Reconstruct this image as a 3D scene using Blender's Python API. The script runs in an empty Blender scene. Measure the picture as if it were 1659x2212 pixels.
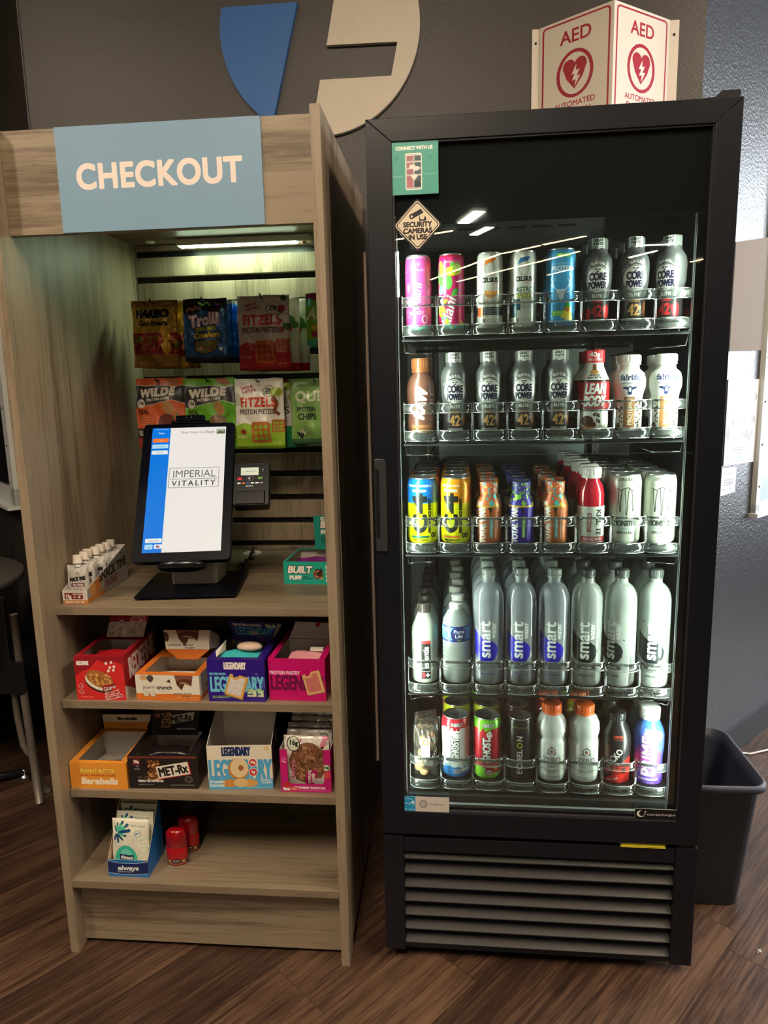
import bpy, bmesh, math, random
import numpy as np
from mathutils import Vector, Matrix
sc = bpy.context.scene
COL = sc.collection
PI = math.pi
R = math.radians

# ------------------------------------------------------------------ camera
F_PX, IMG_W, IMG_H = 1529.87, 1659, 2212
def cam_basis(yaw, pitch, roll):
    f = Vector((math.sin(yaw)*math.cos(pitch), math.cos(yaw)*math.cos(pitch), math.sin(pitch)))
    r = Vector((math.cos(yaw), -math.sin(yaw), 0)); u = r.cross(f)
    return math.cos(roll)*r+math.sin(roll)*u, -math.sin(roll)*r+math.cos(roll)*u, f
cr, cu, cf = cam_basis(-0.0915, -0.1762, -0.0232)
cam = bpy.data.objects.new('camera', bpy.data.cameras.new('camera')); COL.objects.link(cam)
m = Matrix((cr, cu, -cf)).transposed().to_4x4(); m.translation = (0.9111, -1.4195, 1.3261)
cam.matrix_world = m
cam.data.sensor_fit = 'VERTICAL'; cam.data.sensor_height = 36.0
cam.data.lens = F_PX/IMG_H*36.0
cam.data.clip_start = 0.02
sc.camera = cam

# ------------------------------------------------------------------ world, lights, exposure
sc.view_settings.view_transform = 'Standard'; sc.view_settings.look = 'None'
sc.view_settings.gamma = 1.0; sc.view_settings.use_curve_mapping = False
sc.view_settings.exposure = 0.0
w = bpy.data.worlds.new('world'); sc.world = w; w.use_nodes = True
bg = w.node_tree.nodes['Background']; bg.inputs[0].default_value = (0.62, 0.78, 1.0, 1); bg.inputs[1].default_value = 1.0
CEIL = 3.0
LAMP = 100.0        # ceiling fixtures, strength of the diffusers
WINDOW = 16.0      # daylight area behind the window
FRIDGE_LED = 86.0
KIOSK_LED = 55.0
def area(name, loc, rot, sx, sy, power, col):
    l = bpy.data.lights.new(name, 'AREA'); l.shape = 'RECTANGLE'; l.size = sx; l.size_y = sy; l.energy = power; l.color = col
    o = bpy.data.objects.new(name, l); COL.objects.link(o); o.location = loc; o.rotation_euler = rot
    return o
# daylight coming in through the big window on the right side of the room
area('window_daylight', (4.93, 1.3, 1.72), (0, R(90), 0), 2.0, 2.6, 200, (0.86, 0.93, 1.0))
# ------------------------------------------------------------------ helpers
def s2l(c):
    return tuple(((v/255)/12.92 if v/255 <= 0.04045 else (((v/255)+0.055)/1.055)**2.4) for v in c[:3])
class G:
    """collects geometry, then becomes ONE mesh object"""
    def __init__(s): s.v = []; s.f = []; s.m = []; s.uv = []; s.sm = []
    def face(s, idx, mi=0, uv=None, smooth=False):
        s.f.append(tuple(idx)); s.m.append(mi); s.uv.append(uv); s.sm.append(smooth)
    def box(s, x0, x1, y0, y1, z0, z1, mi=0, fm=None, uvf=None):
        b = len(s.v)
        s.v += [(x, y, z) for z in (z0, z1) for y in (y0, y1) for x in (x0, x1)]
        q = dict(bottom=(0, 2, 3, 1), top=(4, 5, 7, 6), front=(0, 1, 5, 4), back=(3, 2, 6, 7), left=(2, 0, 4, 6), right=(1, 3, 7, 5))
        for k, i in q.items():
            mm = fm.get(k, mi) if fm else mi
            s.face([b+j for j in i], mm, [(0, 0), (1, 0), (1, 1), (0, 1)] if k not in ('bottom',) else None)
        return s
    def prism(s, pts, y0, y1, axis='y', mi=0, cap=None, side=None):
        """pts: 2D outline; axis y: (x,z), axis z: (x,y), axis x: (y,z)"""
        n = len(pts); b = len(s.v); cap = mi if cap is None else cap; side = mi if side is None else side
        us = [p[0] for p in pts]; vs = [p[1] for p in pts]
        u0, du = min(us), (max(us)-min(us)) or 1; v0, dv = min(vs), (max(vs)-min(vs)) or 1
        for t in (y0, y1):
            for p in pts:
                s.v.append((p[0], t, p[1]) if axis == 'y' else (p[0], p[1], t) if axis == 'z' else (t, p[0], p[1]))
        uv = [((p[0]-u0)/du, (p[1]-v0)/dv) for p in pts]
        s.face([b+i for i in range(n)], cap, uv); s.face([b+n+i for i in reversed(range(n))], cap, uv[::-1])
        for i in range(n):
            j = (i+1) % n
            s.face([b+i, b+n+i, b+n+j, b+j], side)
        return s
    def lathe(s, prof, seg=28, mi=0, v0=None, v1=None, smooth=True, cx=0, cy=0, a0=0.0, a1=2*PI, sq=None):
        """prof: [(r,z)]; u runs round with u=.5 facing -Y; sq: (sx,sy) squash"""
        b = len(s.v); full = abs(a1-a0-2*PI) < 1e-6
        zs = [p[1] for p in prof]; v0 = min(zs) if v0 is None else v0; v1 = max(zs) if v1 is None else v1
        sx, sy = sq or (1, 1)
        for i in range(seg+1):
            a = a0+(a1-a0)*i/seg - PI/2 - PI       # u .5 -> -90 deg
            for r, z in prof: s.v.append((cx+sx*r*math.cos(a), cy+sy*r*math.sin(a), z))
        n = len(prof)
        for i in range(seg):
            for j in range(n-1):
                q = [b+i*n+j, b+(i+1)*n+j, b+(i+1)*n+j+1, b+i*n+j+1]
                ua, ub = (a0+(a1-a0)*i/seg)/(2*PI), (a0+(a1-a0)*(i+1)/seg)/(2*PI)
                va, vb = (prof[j][1]-v0)/((v1-v0) or 1), (prof[j+1][1]-v0)/((v1-v0) or 1)
                uv = [(ua, va), (ub, va), (ub, vb), (ua, vb)]
                if prof[j][0] < 1e-7: q.pop(0); uv.pop(0)
                elif prof[j+1][0] < 1e-7: q.pop(2); uv.pop(2)
                s.face(q, mi, uv, smooth)
        return s
    def tube(s, pts, r, seg=8, mi=0, closed=False):
        pts = [Vector(p) for p in pts]; b = len(s.v); n = len(pts); up = None
        for i, p in enumerate(pts):
            if closed: t = pts[(i+1) % n]-pts[i-1]
            else: t = pts[min(i+1, n-1)]-pts[max(i-1, 0)]
            t.normalize()
            if up is None: up = Vector((0, 0, 1)) if abs(t.z) < .9 else Vector((1, 0, 0))
            a = t.cross(up).normalized(); c = a.cross(t).normalized(); up = c
            rr = r[i] if isinstance(r, (list, tuple)) else r
            for k in range(seg):
                an = 2*PI*k/seg; s.v.append(tuple(p+a*rr*math.cos(an)+c*rr*math.sin(an)))
        for i in range(n if closed else n-1):
            i2 = (i+1) % n
            for k in range(seg):
                k2 = (k+1) % seg
                s.face([b+i*seg+k, b+i*seg+k2, b+i2*seg+k2, b+i2*seg+k], mi, None, True)
        if not closed:
            s.face([b+k for k in range(seg)], mi); s.face([b+(n-1)*seg+k for k in reversed(range(seg))], mi)
        return s
    def quad(s, a, b_, c, d, mi=0, uv=None, smooth=False):
        b = len(s.v); s.v += [tuple(a), tuple(b_), tuple(c), tuple(d)]
        s.face([b, b+1, b+2, b+3], mi, uv or [(0, 0), (1, 0), (1, 1), (0, 1)], smooth); return s
    def slab(s, a, b_, c, d, th, mi=0, back=None):
        """a thin board with corners a,b,c,d (front, counter-clockwise) and thickness th to the back"""
        a, b_, c, d = map(Vector, (a, b_, c, d)); nrm = (b_-a).cross(d-a).normalized()*-th
        bb = len(s.v); s.v += [tuple(p) for p in (a, b_, c, d, a+nrm, b_+nrm, c+nrm, d+nrm)]
        bk = mi if back is None else back
        s.face([bb, bb+1, bb+2, bb+3], mi, [(0, 0), (1, 0), (1, 1), (0, 1)])
        s.face([bb+5, bb+4, bb+7, bb+6], bk, [(1, 0), (0, 0), (0, 1), (1, 1)])
        for i in range(4):
            j = (i+1) % 4; s.face([bb+i, bb+4+i, bb+4+j, bb+j], bk)
        return s
    def xf(s, M, start=0):
        for i in range(start, len(s.v)): s.v[i] = tuple(M @ Vector(s.v[i]))
        return s
    def mesh(s, name, mats):
        me = bpy.data.meshes.new(name); me.from_pydata(s.v, [], s.f)
        for mt in (mats if isinstance(mats, (list, tuple)) else [mats]): me.materials.append(mt)
        me.polygons.foreach_set('material_index', s.m); me.polygons.foreach_set('use_smooth', s.sm)
        ul = me.uv_layers.new(name='UVMap'); k = 0
        for f, uv in zip(s.f, s.uv):
            for j in range(len(f)):
                ul.data[k].uv = uv[j] if uv else (0.5, 0.5); k += 1
        me.update(); return me
    def obj(s, name, mats, parent=None, loc=(0, 0, 0), rot=(0, 0, 0), bevel=0, label=None, kind=None, smooth_angle=None):
        o = bpy.data.objects.new(name, s.mesh(name, mats)); COL.objects.link(o)
        o.parent = parent; o.location = loc; o.rotation_euler = rot
        if bevel:
            b = o.modifiers.new('bevel', 'BEVEL'); b.width = bevel; b.segments = 2; b.limit_method = 'ANGLE'; b.angle_limit = R(50)
        if label: o['label'] = label
        if kind: o['kind'] = kind
        return o
def thing(name, label, cat, loc=(0, 0, 0), rz=0.0, group=None):
    o = bpy.data.objects.new(name, None); COL.objects.link(o); o.empty_display_size = .05
    o.location = loc; o.rotation_euler = (0, 0, rz); tag(o, label, cat, group); return o
def tag(o, label, cat, group=None):
    o['label'] = label; o['category'] = cat
    if group: o['group'] = group
    return o
def struct(o): o['kind'] = 'structure'; return o
def dup(root, loc, rz=None, label=None, group=None, rot=None):
    r = root.copy(); COL.objects.link(r); r.location = loc
    if rz is not None: r.rotation_euler = (0, 0, rz)
    if rot is not None: r.rotation_euler = rot
    if label: r['label'] = label
    if group: r['group'] = group
    for ch in root.children:
        c = ch.copy(); COL.objects.link(c); c.parent = r
        for g in ch.children:
            d = g.copy(); COL.objects.link(d); d.parent = c
    return r
def rrect(x0, x1, y0, y1, r, n=5):
    p = []
    for cx, cy, a in ((x1-r, y0+r, -90), (x1-r, y1-r, 0), (x0+r, y1-r, 90), (x0+r, y0+r, 180)):
        for i in range(n+1):
            t = R(a+90*i/n); p.append((cx+r*math.cos(t), cy+r*math.sin(t)))
    return p

# ------------------------------------------------------------------ materials
def mat(name, col, rough=.5, metal=0.0, emit=None, estr=0, bump=0, bscale=200, spec=None, coat=0, trans=0, alpha=None, var=0, vscale=8, sub=0):
    m = bpy.data.materials.new(name); m.use_nodes = True; nt = m.node_tree; p = nt.nodes['Principled BSDF']
    c = (*s2l(col), 1)
    p.inputs['Base Color'].default_value = c; p.inputs['Roughness'].default_value = rough; p.inputs['Metallic'].default_value = metal
    if spec is not None: p.inputs['Specular IOR Level'].default_value = spec
    if coat: p.inputs['Coat Weight'].default_value = coat
    if trans: p.inputs['Transmission Weight'].default_value = trans
    if emit: p.inputs['Emission Color'].default_value = (*s2l(emit), 1); p.inputs['Emission Strength'].default_value = estr
    if var or bump:
        tc = nt.nodes.new('ShaderNodeTexCoord')
    if var:
        n = nt.nodes.new('ShaderNodeTexNoise'); n.inputs['Scale'].default_value = vscale; n.inputs['Detail'].default_value = 6
        nt.links.new(tc.outputs['Object'], n.inputs['Vector'])
        mx = nt.nodes.new('ShaderNodeMix'); mx.data_type = 'RGBA'
        mx.inputs[6].default_value = tuple(v*(1-var) for v in c[:3])+(1,); mx.inputs[7].default_value = tuple(min(1, v*(1+var)) for v in c[:3])+(1,)
        nt.links.new(n.outputs['Fac'], mx.inputs[0]); nt.links.new(mx.outputs[2], p.inputs['Base Color'])
    if bump:
        n = nt.nodes.new('ShaderNodeTexNoise'); n.inputs['Scale'].default_value = bscale; n.inputs['Detail'].default_value = 4
        nt.links.new(tc.outputs['Object'], n.inputs['Vector'])
        b = nt.nodes.new('ShaderNodeBump'); b.inputs['Strength'].default_value = bump; b.inputs['Distance'].default_value = .002
        nt.links.new(n.outputs['Fac'], b.inputs['Height']); nt.links.new(b.outputs[0], p.inputs['Normal'])
    return m
def clear(name, tint, haze=.1, rough=.05, hazecol=(235, 240, 235), refl=1.0, ior=1.45, transl=0.0):
    """thin clear plastic or glass: transparent + fresnel gloss + a little milky diffuse"""
    m = bpy.data.materials.new(name); m.use_nodes = True; nt = m.node_tree; nt.nodes.clear(); N = nt.nodes.new; L = nt.links.new
    out = N('ShaderNodeOutputMaterial'); tr = N('ShaderNodeBsdfTransparent'); tr.inputs[0].default_value = (*s2l(tint), 1)
    gl = N('ShaderNodeBsdfGlossy'); gl.inputs['Roughness'].default_value = rough
    di = N('ShaderNodeBsdfDiffuse'); di.inputs[0].default_value = (*s2l(hazecol), 1)
    tl = N('ShaderNodeBsdfTranslucent'); tl.inputs[0].default_value = (*s2l(hazecol), 1)
    m0 = N('ShaderNodeMixShader'); m0.inputs[0].default_value = transl; L(di.outputs[0], m0.inputs[1]); L(tl.outputs[0], m0.inputs[2])
    m1 = N('ShaderNodeMixShader'); m1.inputs[0].default_value = haze; L(tr.outputs[0], m1.inputs[1]); L(m0.outputs[0], m1.inputs[2])
    fr = N('ShaderNodeFresnel'); fr.inputs[0].default_value = ior
    mu = N('ShaderNodeMath'); mu.operation = 'MULTIPLY'; mu.inputs[1].default_value = refl; mu.use_clamp = True; L(fr.outputs[0], mu.inputs[0])
    m2 = N('ShaderNodeMixShader'); L(mu.outputs[0], m2.inputs[0]); L(m1.outputs[0], m2.inputs[1]); L(gl.outputs[0], m2.inputs[2])
    L(m2.outputs[0], out.inputs[0]); return m
def wood(name, c1, c2, axis, rough=.45, scale=1.0, contrast=1.0):
    """printed oak laminate; grain runs along axis 0/1/2 of the object"""
    m = bpy.data.materials.new(name); m.use_nodes = True; nt = m.node_tree; p = nt.nodes['Principled BSDF']; N = nt.nodes.new; L = nt.links.new
    tc = N('ShaderNodeTexCoord'); mp = N('ShaderNodeMapping'); oi = N('ShaderNodeObjectInfo')
    sc_ = [26*scale]*3; sc_[axis] = 1.4*scale; mp.inputs['Scale'].default_value = sc_; L(tc.outputs['Object'], mp.inputs['Vector'])
    ad = N('ShaderNodeVectorMath'); ad.operation = 'ADD'; L(mp.outputs[0], ad.inputs[0])
    cb = N('ShaderNodeCombineXYZ'); mu = N('ShaderNodeMath'); mu.operation = 'MULTIPLY'; mu.inputs[1].default_value = 37; L(oi.outputs['Random'], mu.inputs[0])
    for i in range(3): L(mu.outputs[0], cb.inputs[i])
    L(cb.outputs[0], ad.inputs[1])
    n1 = N('ShaderNodeTexNoise'); n1.inputs['Scale'].default_value = .35; n1.inputs['Detail'].default_value = 3; n1.inputs['Distortion'].default_value = .6; L(ad.outputs[0], n1.inputs['Vector'])
    wv = N('ShaderNodeMath'); wv.operation = 'MULTIPLY'; wv.inputs[1].default_value = 14; L(n1.outputs['Fac'], wv.inputs[0])
    sn = N('ShaderNodeMath'); sn.operation = 'SINE'; L(wv.outputs[0], sn.inputs[0])
    n2 = N('ShaderNodeTexNoise'); n2.inputs['Scale'].default_value = 5; n2.inputs['Detail'].default_value = 6; n2.inputs['Roughness'].default_value = .7; L(ad.outputs[0], n2.inputs['Vector'])
    a1 = N('ShaderNodeMath'); a1.operation = 'MULTIPLY_ADD'; a1.inputs[1].default_value = .16*contrast; a1.inputs[2].default_value = .0; L(sn.outputs[0], a1.inputs[0])
    a2 = N('ShaderNodeMath'); a2.operation = 'ADD'; L(a1.outputs[0], a2.inputs[0]); L(n2.outputs['Fac'], a2.inputs[1])
    cr_ = N('ShaderNodeValToRGB'); e = cr_.color_ramp.elements; e[0].position = .34; e[0].color = (*s2l(c2), 1); e[1].position = .64; e[1].color = (*s2l(c1), 1)
    L(a2.outputs[0], cr_.inputs[0]); L(cr_.outputs[0], p.inputs['Base Color']); p.inputs['Roughness'].default_value = rough
    b = N('ShaderNodeBump'); b.inputs['Strength'].default_value = .15; b.inputs['Distance'].default_value = .001; L(a2.outputs[0], b.inputs['Height']); L(b.outputs[0], p.inputs['Normal'])
    return m

# ------------------------------------------------------------------ flat print: a small canvas in millimetres
_tc = bpy.data.curves.new('glyphs', 'FONT'); _to = bpy.data.objects.new('glyphs', _tc); COL.objects.link(_to)
_GL = {}
def _tris(s):
    _tc.body = s; bpy.context.view_layer.update()
    dg = bpy.context.evaluated_depsgraph_get(); ev = _to.evaluated_get(dg); me = ev.to_mesh()
    me.calc_loop_triangles(); n = len(me.vertices)
    v = np.zeros(n*3); me.vertices.foreach_get('co', v); v = v.reshape(-1, 3)[:, :2]
    t = np.zeros(len(me.loop_triangles)*3, dtype=int); me.loop_triangles.foreach_get('vertices', t)
    r = v[t.reshape(-1, 3)] if len(t) else np.zeros((0, 3, 2)); ev.to_mesh_clear(); return r
_h = _tris('H'); _CAP = _h[..., 1].max(); _BW = np.ptp(_tris('HH')[..., 0])
def glyph(c):
    if c not in _GL:
        if c == ' ': _GL[c] = (np.zeros((0, 3, 2)), .38)
        else:
            t = _tris(c)/_CAP; wd = (np.ptp(_tris('H'+c+'H')[..., 0])-_BW)/_CAP; _GL[c] = (t, wd)
    return _GL[c]
class Cv:
    def __init__(s, w, h, bg, ppm=2.0, alpha=None):
        s.w, s.h, s.p = w, h, ppm; s.nx, s.ny = max(4, int(w*ppm)), max(4, int(h*ppm))
        s.a = np.ones((s.ny, s.nx, 4), np.float32)
        s.a[..., :3] = np.array(bg, np.float32)/255
        if alpha is not None: s.a[..., 3] = alpha
    def _blend(s, mask, x0, y0, col, al=1.0):
        # mask at 2x, origin pixel (x0,y0) in 1x
        h, w_ = mask.shape; mk = mask.reshape(h//2, 2, w_//2, 2).mean((1, 3))[..., None]*al
        y1, x1 = min(s.ny, y0+h//2), min(s.nx, x0+w_//2); ya, xa = max(0, y0), max(0, x0)
        if y1 <= ya or x1 <= xa: return
        mk = mk[ya-y0:y1-y0, xa-x0:x1-x0]; d = s.a[ya:y1, xa:x1]
        d[..., :3] = d[..., :3]*(1-mk)+np.array(col[:3], np.float32)/255*mk
        d[..., 3:] = np.maximum(d[..., 3:], mk)
    def _px(s, P): return (P+np.array([s.w/2, 0]))*s.p
    def rect(s, x0, y0, x1, y1, col, al=1.0): return s.poly([(x0, y0), (x1, y0), (x1, y1), (x0, y1)], col, al)
    def poly(s, pts, col, al=1.0):
        P = s._px(np.array(pts, float)); mn = np.maximum(np.floor(P.min(0)).astype(int)-1, -1); mx = np.minimum(np.ceil(P.max(0)).astype(int)+1, [s.nx+1, s.ny+1])
        if (mx <= mn).any(): return s
        gx = (np.arange((mx[0]-mn[0])*2)+.5)/2+mn[0]; gy = (np.arange((mx[1]-mn[1])*2)+.5)/2+mn[1]
        ins = np.zeros((len(gy), len(gx)), bool); Q = np.roll(P, -1, 0)
        for (ax, ay), (bx, by) in zip(P, Q):
            if ay == by: continue
            c = (gy > min(ay, by)) & (gy <= max(ay, by))
            if not c.any(): continue
            xi = ax+(gy[c]-ay)*(bx-ax)/(by-ay); ins[c] ^= gx[None, :] < xi[:, None]
        s._blend(ins.astype(np.float32), mn[0], mn[1], col, al); return s
    def ell(s, cx, cy, rx, ry, col, al=1.0, rot=0, n=28):
        c, d = math.cos(R(rot)), math.sin(R(rot)); o = []
        for i in range(n):
            a = 2*PI*i/n; x, y = rx*math.cos(a), ry*math.sin(a); o.append((cx+x*c-y*d, cy+x*d+y*c))
        return s.poly(o, col, al)
    def line(s, pts, wd, col):
        for (ax, ay), (bx, by) in zip(pts[:-1], pts[1:]):
            l = math.hypot(bx-ax, by-ay) or 1; nx, ny = -(by-ay)/l*wd/2, (bx-ax)/l*wd/2
            s.poly([(ax+nx, ay+ny), (bx+nx, by+ny), (bx-nx, by-ny), (ax-nx, ay-ny)], col)
        return s
    def ring(s, cx, cy, rx, ry, wd, col, fill):
        s.ell(cx, cy, rx, ry, col); s.ell(cx, cy, rx-wd, ry-wd, fill); return s
    def text(s, t, x, y, size, col, sx=1.0, rot=0, al='c', bold=0, shear=0, out=None, fit=None, gap=0):
        """baseline at y, cap height size mm; fit: total width in mm"""
        T = []; cur = 0
        for ch in t:
            g, ad = glyph(ch)
            if len(g): q = g.copy(); q[..., 0] += cur; T.append(q)
            cur += ad+gap
        if not T: return s
        T = np.concatenate(T); wtot = T[..., 0].max()
        if fit: sx = fit/(wtot*size)
        T = T*size; T[..., 0] = T[..., 0]*sx+T[..., 1]*shear
        wd = wtot*size*sx; T[..., 0] -= {'c': wd/2, 'l': 0, 'r': wd}[al]
        c, d = math.cos(R(rot)), math.sin(R(rot)); T = np.stack([T[..., 0]*c-T[..., 1]*d+x, T[..., 0]*d+T[..., 1]*c+y], -1)
        P = s._px(T); pad = int((bold+(out[0] if out else 0))*s.p)+2
        mn = np.floor(P.min((0, 1))).astype(int)-pad; mx = np.ceil(P.max((0, 1))).astype(int)+pad
        if mx[0] < 0 or mx[1] < 0 or mn[0] > s.nx or mn[1] > s.ny: return s
        W, H = (mx-mn)*2; k = np.zeros((H, W), bool); Q = (P-mn)*2
        lo = np.floor(Q.min(1)).astype(int); hi = np.ceil(Q.max(1)).astype(int)+1
        for q, l, h in zip(Q, lo, hi):
            (ax, ay), (bx, by), (cx, cy) = q; D = (bx-ax)*(cy-ay)-(by-ay)*(cx-ax)
            if abs(D) < 1e-9: continue
            gx = np.arange(l[0], h[0])+.5; gy = (np.arange(l[1], h[1])+.5)[:, None]
            e1 = ((bx-ax)*(gy-ay)-(by-ay)*(gx-ax))/D; e2 = ((gx-ax)*(cy-ay)-(gy-ay)*(cx-ax))/D
            k[l[1]:h[1], l[0]:h[0]] |= (e1 >= -1e-6) & (e2 >= -1e-6) & (e1+e2 <= 1+1e-6)
        def dil(k, n):
            for i in range(int(round(n))):
                j = k.copy(); j[1:] |= k[:-1]; j[:-1] |= k[1:]; j[:, 1:] |= k[:, :-1]; j[:, :-1] |= k[:, 1:]
                if i % 2: j[1:, 1:] |= k[:-1, :-1]; j[:-1, :-1] |= k[1:, 1:]; j[1:, :-1] |= k[:-1, 1:]; j[:-1, 1:] |= k[1:, :-1]
                k = j
            return k
        if bold: k = dil(k, bold*.85*s.p*2)
        if out: s._blend(dil(k, out[0]*.8*s.p*2).astype(np.float32), mn[0], mn[1], out[1])
        s._blend(k.astype(np.float32), mn[0], mn[1], col); return s
    def fine(s, x0, x1, y, n, col, h=1.0, gap=2.0, seed=1):
        """rows of small print"""
        r = random.Random(seed)
        for i in range(n):
            x = x0
            while x < x1:
                l = r.uniform(1.5, 5); s.rect(x, y-i*gap, min(x1, x+l), y-i*gap+h, col, .75); x += l+1
        return s
    def blobs(s, n, cols, x0, x1, y0, y1, r0, r1, seed=1, el=1.0, al=1.0):
        r = random.Random(seed)
        for i in range(n):
            q = r.uniform(r0, r1); s.ell(r.uniform(x0, x1), r.uniform(y0, y1), q, q*r.uniform(min(el, 1), max(el, 1)), r.choice(cols), al, r.uniform(0, 180), 12)
        return s
    def image(s, name):
        im = bpy.data.images.new(name, s.nx, s.ny, alpha=True); im.pixels.foreach_set(s.a.ravel()); im.update(); im.pack(); return im
    def mat(s, name, rough=.4, metal=0.0, alpha=False, spec=.5, bump=0, emit=0, coat=0):
        m = bpy.data.materials.new(name); m.use_nodes = True; nt = m.node_tree; p = nt.nodes['Principled BSDF']
        t = nt.nodes.new('ShaderNodeTexImage'); t.image = s.image(name); t.extension = 'EXTEND'
        nt.links.new(t.outputs[0], p.inputs['Base Color']); p.inputs['Roughness'].default_value = rough; p.inputs['Metallic'].default_value = metal
        p.inputs['Specular IOR Level'].default_value = spec
        if coat: p.inputs['Coat Weight'].default_value = coat
        if alpha: nt.links.new(t.outputs[1], p.inputs['Alpha'])
        if emit: nt.links.new(t.outputs[0], p.inputs['Emission Color']); p.inputs['Emission Strength'].default_value = emit
        if bump:
            tc = nt.nodes.new('ShaderNodeTexCoord'); n = nt.nodes.new('ShaderNodeTexNoise'); n.inputs['Scale'].default_value = 45; n.inputs['Detail'].default_value = 3
            n.inputs['Distortion'].default_value = .8
            nt.links.new(tc.outputs['Object'], n.inputs['Vector']); b = nt.nodes.new('ShaderNodeBump'); b.inputs['Strength'].default_value = bump; b.inputs['Distance'].default_value = .004
            nt.links.new(n.outputs['Fac'], b.inputs['Height']); nt.links.new(b.outputs[0], p.inputs['Normal'])
        return m
# ================================================================== the setting
M = {}
M['wall'] = mat('dark_wall_paint', (58, 52, 50), .42, bump=.35, bscale=260, var=.12, vscale=3)
M['wall2'] = mat('dark_side_wall_paint', (52, 52, 54), .30, spec=1.0, bump=.8, bscale=130, var=.1, vscale=4)
M['base'] = mat('black_rubber_baseboard', (34, 33, 36), .45)
M['ceil'] = mat('dark_ceiling_paint', (40, 40, 42), .8)
M['black'] = mat('black_satin_metal', (17, 19, 27), .34, spec=.4, bump=.05, bscale=500)
M['blackin'] = mat('black_liner', (26, 29, 30), .35)
M['blk'] = mat('black_plastic', (20, 20, 23), .35)
M['white'] = mat('white_plastic', (232, 230, 222), .4)
M['chrome'] = mat('bright_metal', (205, 208, 205), .22, metal=1)
M['steel'] = mat('grey_painted_tube', (120, 112, 103), .4, metal=.3)
M['oakh'] = wood('oak_laminate_across', (150, 134, 112), (104, 88, 71), 0)
M['oakv'] = wood('oak_laminate_upright', (148, 132, 110), (106, 91, 73), 2)
M['oakvin'] = wood('oak_laminate_inner_side', (148, 128, 100), (114, 96, 74), 2, scale=.8)
M['oakd'] = wood('oak_laminate_shelf', (134, 118, 98), (92, 78, 62), 0)

def plank_mat():
    m = bpy.data.materials.new('brown_plank'); m.use_nodes = True; nt = m.node_tree; p = nt.nodes['Principled BSDF']; N = nt.nodes.new; L = nt.links.new
    tc = N('ShaderNodeTexCoord'); oi = N('ShaderNodeObjectInfo'); mp = N('ShaderNodeMapping'); mp.inputs['Scale'].default_value = (1.5, 34, 34)
    L(tc.outputs['Object'], mp.inputs[0]); cb = N('ShaderNodeCombineXYZ'); mu = N('ShaderNodeMath'); mu.operation = 'MULTIPLY'; mu.inputs[1].default_value = 61; L(oi.outputs['Random'], mu.inputs[0])
    for i in range(3): L(mu.outputs[0], cb.inputs[i])
    ad = N('ShaderNodeVectorMath'); ad.operation = 'ADD'; L(mp.outputs[0], ad.inputs[0]); L(cb.outputs[0], ad.inputs[1])
    n0 = N('ShaderNodeTexNoise'); n0.inputs['Scale'].default_value = .22; n0.inputs['Detail'].default_value = 2; n0.inputs['Distortion'].default_value = .8; L(ad.outputs[0], n0.inputs['Vector'])
    k = N('ShaderNodeMath'); k.operation = 'MULTIPLY'; k.inputs[1].default_value = 55; L(n0.outputs['Fac'], k.inputs[0])
    sn = N('ShaderNodeMath'); sn.operation = 'SINE'; L(k.outputs[0], sn.inputs[0])
    n2 = N('ShaderNodeTexNoise'); n2.inputs['Scale'].default_value = 4.5; n2.inputs['Detail'].default_value = 7; n2.inputs['Roughness'].default_value = .75; L(ad.outputs[0], n2.inputs['Vector'])
    n3 = N('ShaderNodeTexNoise'); n3.inputs['Scale'].default_value = 3; n3.inputs['Detail'].default_value = 3; L(tc.outputs['Object'], n3.inputs['Vector'])
    s1 = N('ShaderNodeMath'); s1.operation = 'MULTIPLY_ADD'; s1.inputs[1].default_value = .05; L(sn.outputs[0], s1.inputs[0]); L(n2.outputs['Fac'], s1.inputs[2])
    s2 = N('ShaderNodeMath'); s2.operation = 'MULTIPLY_ADD'; s2.inputs[1].default_value = .35; L(n3.outputs['Fac'], s2.inputs[0]); L(s1.outputs[0], s2.inputs[2])
    s3 = N('ShaderNodeMath'); s3.operation = 'MULTIPLY_ADD'; s3.inputs[1].default_value = .16; L(oi.outputs['Random'], s3.inputs[0]); L(s2.outputs[0], s3.inputs[2])
    cr_ = N('ShaderNodeValToRGB'); e = cr_.color_ramp.elements; e[0].position = .5; e[0].color = (*s2l((34, 21, 15)), 1); e[1].position = .95; e[1].color = (*s2l((106, 80, 61)), 1)
    e2 = cr_.color_ramp.elements.new(.70); e2.color = (*s2l((60, 41, 31)), 1)
    L(s3.outputs[0], cr_.inputs[0]); L(cr_.outputs[0], p.inputs['Base Color']); p.inputs['Roughness'].default_value = .42
    b = N('ShaderNodeBump'); b.inputs['Strength'].default_value = .35; b.inputs['Distance'].default_value = .0015; L(s1.outputs[0], b.inputs['Height']); L(b.outputs[0], p.inputs['Normal'])
    return m
M['plank'] = plank_mat()

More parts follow.
